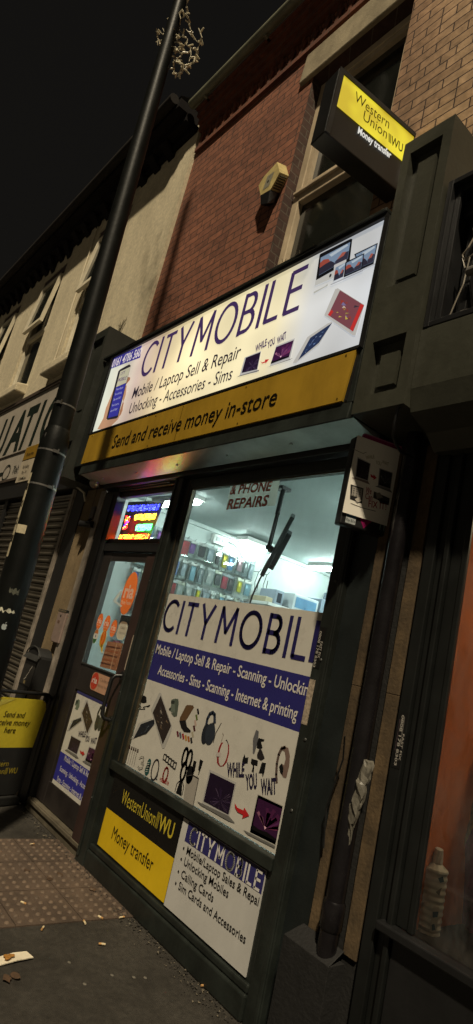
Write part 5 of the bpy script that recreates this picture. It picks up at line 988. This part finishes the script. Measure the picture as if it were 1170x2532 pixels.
# hanging display packs on the left wall
CLR = [(.5, .06, .07), (.2, .05, .3), (.06, .06, .07), (.5, .55, .6), (.12, .2, .5), (.1, .09, .1), (.16, .36, .6), (.5, .52, .5), (.35, .38, .4), (.62, .62, .6), (.05, .06, .07), (.4, .45, .5), (.55, .03, .08), (.7, .6, .04), (.3, .5, .6), (.5, .3, .35)]
PK = glass('blister_plastic', (.9, .95, .95)); HOOK = M('chrome_hook', (.4, .42, .42), .3, .8)
CARD = [M('packet_card_%d' % i, c, .5, var=.3, scale=40) for i, c in enumerate([(.5, .55, .55), (.28, .32, .34), (.6, .62, .6), (.45, .48, .4)])]
names = {0: 'red', 1: 'purple', 2: 'black', 3: 'silver', 4: 'blue', 5: 'charcoal', 6: 'pale blue', 7: 'grey', 8: 'slate', 9: 'white', 10: 'dark', 11: 'ice grey', 12: 'crimson', 13: 'yellow', 14: 'sky blue', 15: 'dusty pink'}
XW = -4.95
def pack(y, z, ci, rowname, nm):
    rnd = random.Random(int(y*977+z*331)); h = rnd.uniform(.165, .2); wd = rnd.uniform(.078, .1); yw = rnd.uniform(-.45, .45); o = thing('phone_case_pack', None, 'phone case', (XW, y, z), 'phone case packs hanging on the shop wall'); d = .055+rnd.uniform(0, .05); x = XW+d
    tag(o, '%s phone case pack, %s' % (names[ci], rowname))
    tl = rnd.uniform(-.05, .05)
    def P(dx, dy, dz): return (x+dx*math.cos(yw)+dy*math.sin(yw), y+dy*math.cos(yw)*math.cos(tl)-dx*math.sin(yw)-dz*math.sin(tl), z+dz)
    m_ = MB(); hw = wd/2; m_.hexa([P(-.006, -hw, -h), P(.012, -hw, -h), P(.012, hw, -h), P(-.006, hw, -h), P(-.006, -hw, -.03), P(.012, -hw, -.03), P(.012, hw, -.03), P(-.006, hw, -.03)]); m_.build('blister', PK, o)
    m_ = MB(); m_.hexa([P(-.005, -hw*.98, -.03), P(.004, -hw*.98, -.03), P(.004, hw*.98, -.03), P(-.005, hw*.98, -.03), P(-.005, -hw*.98, .0), P(.004, -hw*.98, .0), P(.004, hw*.98, .0), P(-.005, hw*.98, .0)])
    m_.poly([P(-.006, -hw, -h), P(-.006, hw, -h), P(-.006, hw, -.03), P(-.006, -hw, -.03)]); m_.build('card', rnd.choice(CARD), o)
    m_ = MB(); c, s_ = rnd.uniform(.62, .8)*hw, .9; lo_ = rnd.uniform(.02, .05); pts = _arc(c-.012, -.048, .012, .012, 90, 0, 4)+_arc(c-.012, -h+lo_, .012, .012, 0, -90, 4)+_arc(-c+.012, -h+lo_, .012, .012, -90, -180, 4)+_arc(-c+.012, -.048, .012, .012, 180, 90, 4)
    m_.prism([P(.0, a, b) for a, b in pts], (.01, 0, 0)); m_.prism([P(.0105, -c+.008, -.085), P(.0105, -c+.03, -.085), P(.0105, -c+.03, -.055), P(.0105, -c+.008, -.055)], (.003, 0, 0)); m_.build('case', M('phone_case_%d' % ci, CLR[ci], .35, var=.1), o)
    m_ = MB(); m_.tube([(XW, y, z-.006), (XW+d+.03, y, z-.006), (XW+d+.045, y, z+.012)], .003, 5); m_.build('hook', HOOK, o)
rowsz = [(2.50, 'top row'), (2.29, 'second row'), (2.08, 'third row'), (1.87, 'fourth row'), (1.66, 'fifth row'), (1.45, 'sixth row')]
seq = [[0, 1, 5, 3, 2, 13, 6], [3, 14, 8, 9, 2, 12, 5, 13], [7, 9, 13, 11, 7, 14, 2, 4]]
for r, (z, rn) in enumerate(rowsz):
    ys = []
    y = .36 if r else .30
    k = 0
    while y < (1.72 if r < 3 else .95):
        ci = seq[r][k-5] if r < 3 and 5 <= k < 5+len(seq[r]) else random.Random(r*50+k).randrange(16)
        nm = ('first', 'second', 'third', 'fourth', 'fifth', 'sixth', 'seventh', 'eighth', 'ninth', 'tenth', 'eleventh', 'twelfth', 'thirteenth', 'fourteenth', 'fifteenth', 'sixteenth')[k]
        pack(y, z, ci, '%s from the door in the %s' % (nm, rn), nm); y += .098 if r < 2 else .1; k += 1
o = thing('socket_box', 'white twin socket box on the shop wall above the packets', 'socket', (XW, 1.2, 2.6)); MB().box(XW+.001, XW+.05, 1.12, 1.30, 2.55, 2.645).build('case', WHITE, o, bevel=.005); MB().box(XW+.0505, XW+.056, 1.15, 1.2, 2.58, 2.62).box(XW+.0505, XW+.056, 1.23, 1.28, 2.58, 2.62).build('switch', M('grey_switch', (.4, .43, .43), .4), o)
mb = MB(); mb.tube([(XW+.02, 1.31, 2.62), (XW+.03, 1.4, 2.61), (XW+.02, 1.5, 2.56), (XW+.02, 1.56, 2.5)], .005, 5); tag(mb.build('wall_cable', BLACK), 'black cable running from the socket box down the shop wall', 'cable')
for k, (y, lab) in enumerate(((1.76, 'nearest the packets'), (1.88, 'farther from the packets'))):
    mb = MB(); mb.tube([(XW+.002, y, 2.42), (XW+.09, y, 2.42), (XW+.11, y, 2.45)], .003, 5); mb.tube([(XW+.08, y, 2.42), (XW+.08, y-.02, 2.3), (XW+.08, y+.0, 2.2), (XW+.08, y+.03, 2.22), (XW+.08, y+.03, 2.36)], .004, 5); tag(mb.build('charging_lead', BLACK), 'black charging lead hanging from a wall hook, '+lab, 'cable', 'charging leads on wall hooks')
# television on a ceiling arm, seen edge on
TV = thing('hanging_monitor', 'flat monitor seen edge on, hanging from a ceiling arm inside the window', 'monitor', (-3.06, .3, 2.69))
mb = MB(); mb.tube([(-3.055, .3, 2.695), (-3.06, .3, 2.5)], .017, 8); mb.tube([(-3.06, .3, 2.52), (-3.075, .3, 2.27)], .013, 8); mb.tube([(-3.035, .29, 2.52), (-3.045, .29, 2.26)], .006, 6); mb.tube([(-3.08, .3, 2.27), (-3.02, .3, 2.245)], .024, 8); mb.box(-3.1, -3.02, .26, .34, 2.675, 2.698); mb.build('arm', BLACK, TV)
dv = V((.18, 0, .41)).normalized(); rd = V((-.75, .62, .15)); rd = (rd-dv*rd.dot(dv)).normalized(); nn = dv.cross(rd); c = V((-2.99, .3, 2.275))
mb = MB(); mb.obox(c+rd*.14, dv*.222, rd*.16, nn*.015); mb.build('panel', M('monitor_plastic', (.012, .013, .015), .35, var=.1), TV, bevel=.005)
mb = MB(); mb.obox(c+rd*.14-nn*.032-dv*.01, dv*.12, rd*.11, nn*.02); mb.obox(c+rd*.12-nn*.03-dv*.12, dv*.05, rd*.05, nn*.022); mb.build('rear_housing', MC['monitor_plastic'], TV, bevel=.008)
mb = MB(); mb.tube([(-3.05, .3, 2.13), (-3.09, .3, 2.05), (-3.13, .3, 1.93), (-3.15, .3, 1.8), (-3.14, .3, 1.6)], .006, 6); mb.build('cable', BLACK, TV)
# things on the rear shelf
mb = MB(); mb.box(XW, XW+.4, 1.7, 3.6, 2.08, 2.11); tag(mb.build('wall_shelf', WHITE), 'white shelf high on the left shop wall behind the packets', 'shelf')
def boxy(name, label, cat, x0, x1, y0, y1, z0, z1, mat, face=None, g=None):
    o = thing(name, label, cat, ((x0+x1)/2, (y0+y1)/2, z0), g); MB().box(x0, x1, y0, y1, z0, z1).build('body', mat, o, bevel=.008)
    if face: MB().box(x1+.0005, x1+.004, y0+.03, y1-.03, z0+.03, z1-.03).build('front', face, o)
    return o
GB = M('grey_blue_plastic', (.22, .26, .32), .5, var=.15); CB_ = M('carton_board', (.35, .3, .2), .7, var=.15); PRN = M('printer_plastic', (.5, .53, .55), .4, var=.05); DKS = M('dark_screen', (.03, .035, .045), .15)
boxy('carton', 'yellow fronted carton on the shop shelf next to the packets', 'box', XW+.05, XW+.3, 1.74, 1.84, 2.111, 2.17, CB_, M('yellow_label', (.55, .4, .05), .5))
boxy('carton', 'dark carton standing behind the yellow fronted one', 'box', XW+.05, XW+.3, 1.86, 1.98, 2.111, 2.27, GB, DKS)
boxy('printer', 'white printer with a blue panel on the shop shelf', 'printer', XW+.04, XW+.38, 2.05, 2.42, 2.111, 2.28, PRN, M('blue_panel', (.12, .25, .4), .3))
boxy('storage_crate', 'grey blue plastic crate beside the printer on the shelf', 'crate', XW+.04, XW+.38, 2.46, 2.74, 2.111, 2.32, GB)
boxy('old_monitor', 'dark framed monitor standing at the far end of the shelf', 'monitor', XW+.06, XW+.12, 2.8, 3.12, 2.111, 2.45, M('monitor_frame', (.1, .12, .15), .4), DKS)
boxy('carton', 'pale tall carton beyond the monitor on the shelf', 'box', XW+.04, XW+.3, 3.16, 3.4, 2.111, 2.4, PRN, GB)
# LED sign in the transom
LD = thing('led_sign', 'dark hanging LED board with blue, yellow, green and red glowing dots in the transom', 'LED sign', (-4.4, .08, 2.25))
a3 = view(200, 1100, 3.9); A = Art((0, .075, 0), FX, FZ); uv = A.uv
A.pxpoly(a3(460, 550, 812, 536, 655, 930, 352, 930), M('led_board', (.012, .012, .014), .4), 0)
def led(c, k): return M('led_%d_%d_%d' % tuple(int(x*99) for x in c), (0, 0, 0), em=k, emc=c, var=0)
BLU, YEL, GRN, RDL, WGL = led((.03, .035, 1), 12), led((1, .52, .03), 20), led((.03, 1, .1), 40), led((1, .006, .003), 120), led((.6, .9, 1), 3)
rnd = random.Random(9)
def dots(p, nx, ny, mat, dens, r=.0052):
    q = [uv(x) for x in p]
    for i in range(nx):
        for j in range(ny):
            if rnd.random() > dens: continue
            a, b = (i+.5)/nx, (j+.5)/ny; x = (1-b)*((1-a)*q[0][0]+a*q[1][0])+b*((1-a)*q[3][0]+a*q[2][0]); z = (1-b)*((1-a)*q[0][1]+a*q[1][1])+b*((1-a)*q[3][1]+a*q[2][1]); A.blob(x, z, r, r, mat, 2, 6)
P_ = a3(465, 585, 768, 570, 745, 632, 448, 642); A.pxpoly(P_, led((.02, .02, .22), 1), 1); dots(P_, 30, 7, BLU, .55); dots(P_, 30, 7, WGL, .16, .004)
P_ = a3(525, 672, 735, 662, 712, 722, 512, 728); A.pxpoly(P_, led((.4, .16, .0), 1), 1); dots(P_, 20, 8, YEL, .7)
P_ = a3(540, 768, 695, 762, 675, 826, 522, 830); A.pxpoly(P_, led((.08, .5, .15), 1), 1); dots(P_, 16, 8, WGL, .6); dots(P_, 16, 8, GRN, .45)
P_ = a3(380, 868, 662, 862, 640, 916, 358, 922); A.pxpoly(P_, led((.6, .02, .0), 1), 1); dots(P_, 28, 7, YEL, .55); dots(P_, 28, 7, RDL, .4)
P_ = a3(440, 685, 484, 690, 434, 815, 402, 818); dots(P_, 5, 12, BLU, .3); dots(P_, 5, 12, YEL, .3); dots(P_, 5, 12, RDL, .3)
A.build('display', LD)
mb = MB(); mb.tube([(-4.55, .08, 2.52), (-4.55, .09, 2.66)], .003, 5); mb.tube([(-4.1, .08, 2.52), (-4.1, .09, 2.66)], .003, 5); mb.tube([(-4.6, .1, 2.6), (-4.45, .1, 2.575), (-4.35, .1, 2.6), (-4.2, .1, 2.61)], .005, 5); mb.build('hanging_wire', BLACK, LD)
# ---- display in the right shop
OL = thing('ceiling_light', 'small warm lamp above the orange window display', 'ceiling light', (-.9, .9, 2.6)); MB().box(-1.2, -.3, .7, 1.0, 2.6, 2.635).build('housing', WHITE, OL); MB().box(-1.18, -.32, .72, .98, 2.595, 2.599).build('diffuser', M('warm_lamp', (1, .7, .4), em=11, emc=(1, .74, .45), var=0), OL)
BT = thing('white_bottle', 'ribbed white plastic bottle standing on the dark display sill', 'bottle', (-1.42, .17, .67))
mb = MB(); rr = []; zz = []
for k in range(40):
    t = k/39; zz.append(.672+.25*t); rr.append((.046+.0022*math.cos(t*math.pi*20))*(1 if t < .93 else 1-.6*(t-.93)/.07))
mb.tube([(-1.455, .15, z) for z in zz], rr, 24); mb.build('body', M('bottle_plastic', (.5, .5, .42), .5, var=.08), BT, smooth=True)
mb = MB(); mb.tube([(-1.455, .15, .921), (-1.455, .15, .935), (-1.45, .145, .975)], [.022, .022, .016], 14); mb.build('cap', M('bottle_cap', (.55, .54, .48), .4), BT, smooth=True)
A = Art((-1.455+.049*.82, .15-.049*.57, 0), (.57, .82, 0), FZ); bl = K(70, 104, 120); A.rrect(-.014, .012, .69, .78, .006, K(196, 194, 178), 0); A.poly([(-.012, .76), (.01, .765), (.008, .745), (-.01, .74)], bl, 1); A.poly([(-.01, .715), (.0, .72), (.008, .7), (-.006, .695)], bl, 1); A.poly([(-.01, .88), (.008, .89), (.016, .872), (.0, .865)], bl, 1); A.poly([(-.012, .83), (.01, .85), (.004, .82)], K(120, 120, 108), 1); A.build('label_print', BT)
CU_ = M('magenta_cloth', (.17, .03, .1), .9, var=.35, scale=14, bump=.5, bscale=40); GOLD = M('gold_embroidery', (.2, .13, .04), .8, var=.6, scale=50)
DR = thing('embroidered_dress', 'dark magenta dress with gold embroidered border in the right shop display', 'dress', (-1.0, .7, .68))
mb = MB(); mb2 = MB(); n = 26; m = 12; G = []
for j in range(m+1):
    s_ = j/m; L_ = on_y((1178-104*s_**1.15, 1835+300*s_), .38); z = L_.z; row = []
    for i in range(n+1):
        q = i/n; row.append(V((L_.x+.75*q+.012*math.sin(i*1.9+j*.3), .38+.035*math.sin(i*1.35)*(.4+.6*s_)+.1*q, z+.03*q)))
    G.append(row)
last = [V((p.x-.03, p.y, .676)) for p in G[-1]]; G.append(last)
for a, b in zip(G, G[1:]):
    for i in range(n): mb.poly([a[i], b[i], b[i+1], a[i+1]])
    for i in (2, 3): mb2.poly([a[i]-V((0, .006, 0)), b[i]-V((0, .006, 0)), b[i+1]-V((0, .006, 0)), a[i+1]-V((0, .006, 0))])
mb.build('skirt', CU_, DR, smooth=True); mb2.build('border', GOLD, DR, smooth=True)

# ================================================================== LIGHT
W_ = bpy.data.worlds.new('World'); S.world = W_; W_.use_nodes = True; nt = W_.node_tree; N = nt.nodes; L = nt.links
SUNV = V((-.97, 1, -2.0)).normalized()
el = math.asin(-SUNV.z); az = math.atan2(-SUNV.x, -SUNV.y)
sky = N.new('ShaderNodeTexSky'); sky.sky_type = 'NISHITA'; sky.sun_disc = False; sky.sun_elevation = math.radians(-4); sky.sun_rotation = az
tc = N.new('ShaderNodeTexCoord'); sp = N.new('ShaderNodeSeparateXYZ'); L.new(tc.outputs['Generated'], sp.inputs[0])
cr = N.new('ShaderNodeValToRGB'); e = cr.color_ramp.elements; L.new(sp.outputs['Z'], cr.inputs[0])
e[0].position = 0; e[0].color = (.075, .058, .036, 1); e[1].position = 1; e[1].color = (.0055, .005, .0045, 1)
x = e.new(.1); x.color = (.06, .047, .03, 1); x = e.new(.22); x.color = (.012, .01, .0075, 1); x = e.new(.35); x.color = (.0065, .006, .005, 1)
ad = N.new('ShaderNodeMix'); ad.data_type = 'RGBA'; ad.blend_type = 'ADD'; ad.inputs['Factor'].default_value = .02
L.new(cr.outputs[0], ad.inputs['A']); L.new(sky.outputs[0], ad.inputs['B'])
L.new(ad.outputs['Result'], N['Background'].inputs[0]); N['Background'].inputs[1].default_value = 1.0
sd = bpy.data.lights.new('sun', 'SUN'); sd.energy = 4.2; sd.angle = math.radians(2.5); sd.color = (1, .86, .62)
so = bpy.data.objects.new('sun', sd); COL.objects.link(so); so.rotation_mode = 'QUATERNION'; so.rotation_quaternion = SUNV.to_track_quat('-Z', 'Y')
S.view_settings.view_transform = 'Standard'; S.view_settings.look = 'None'; S.view_settings.exposure = 0; S.view_settings.gamma = 1
S.render.engine = 'CYCLES'; S.cycles.use_denoising = True; S.cycles.max_bounces = 8; S.cycles.transparent_max_bounces = 12; S.cycles.sample_clamp_indirect = 4
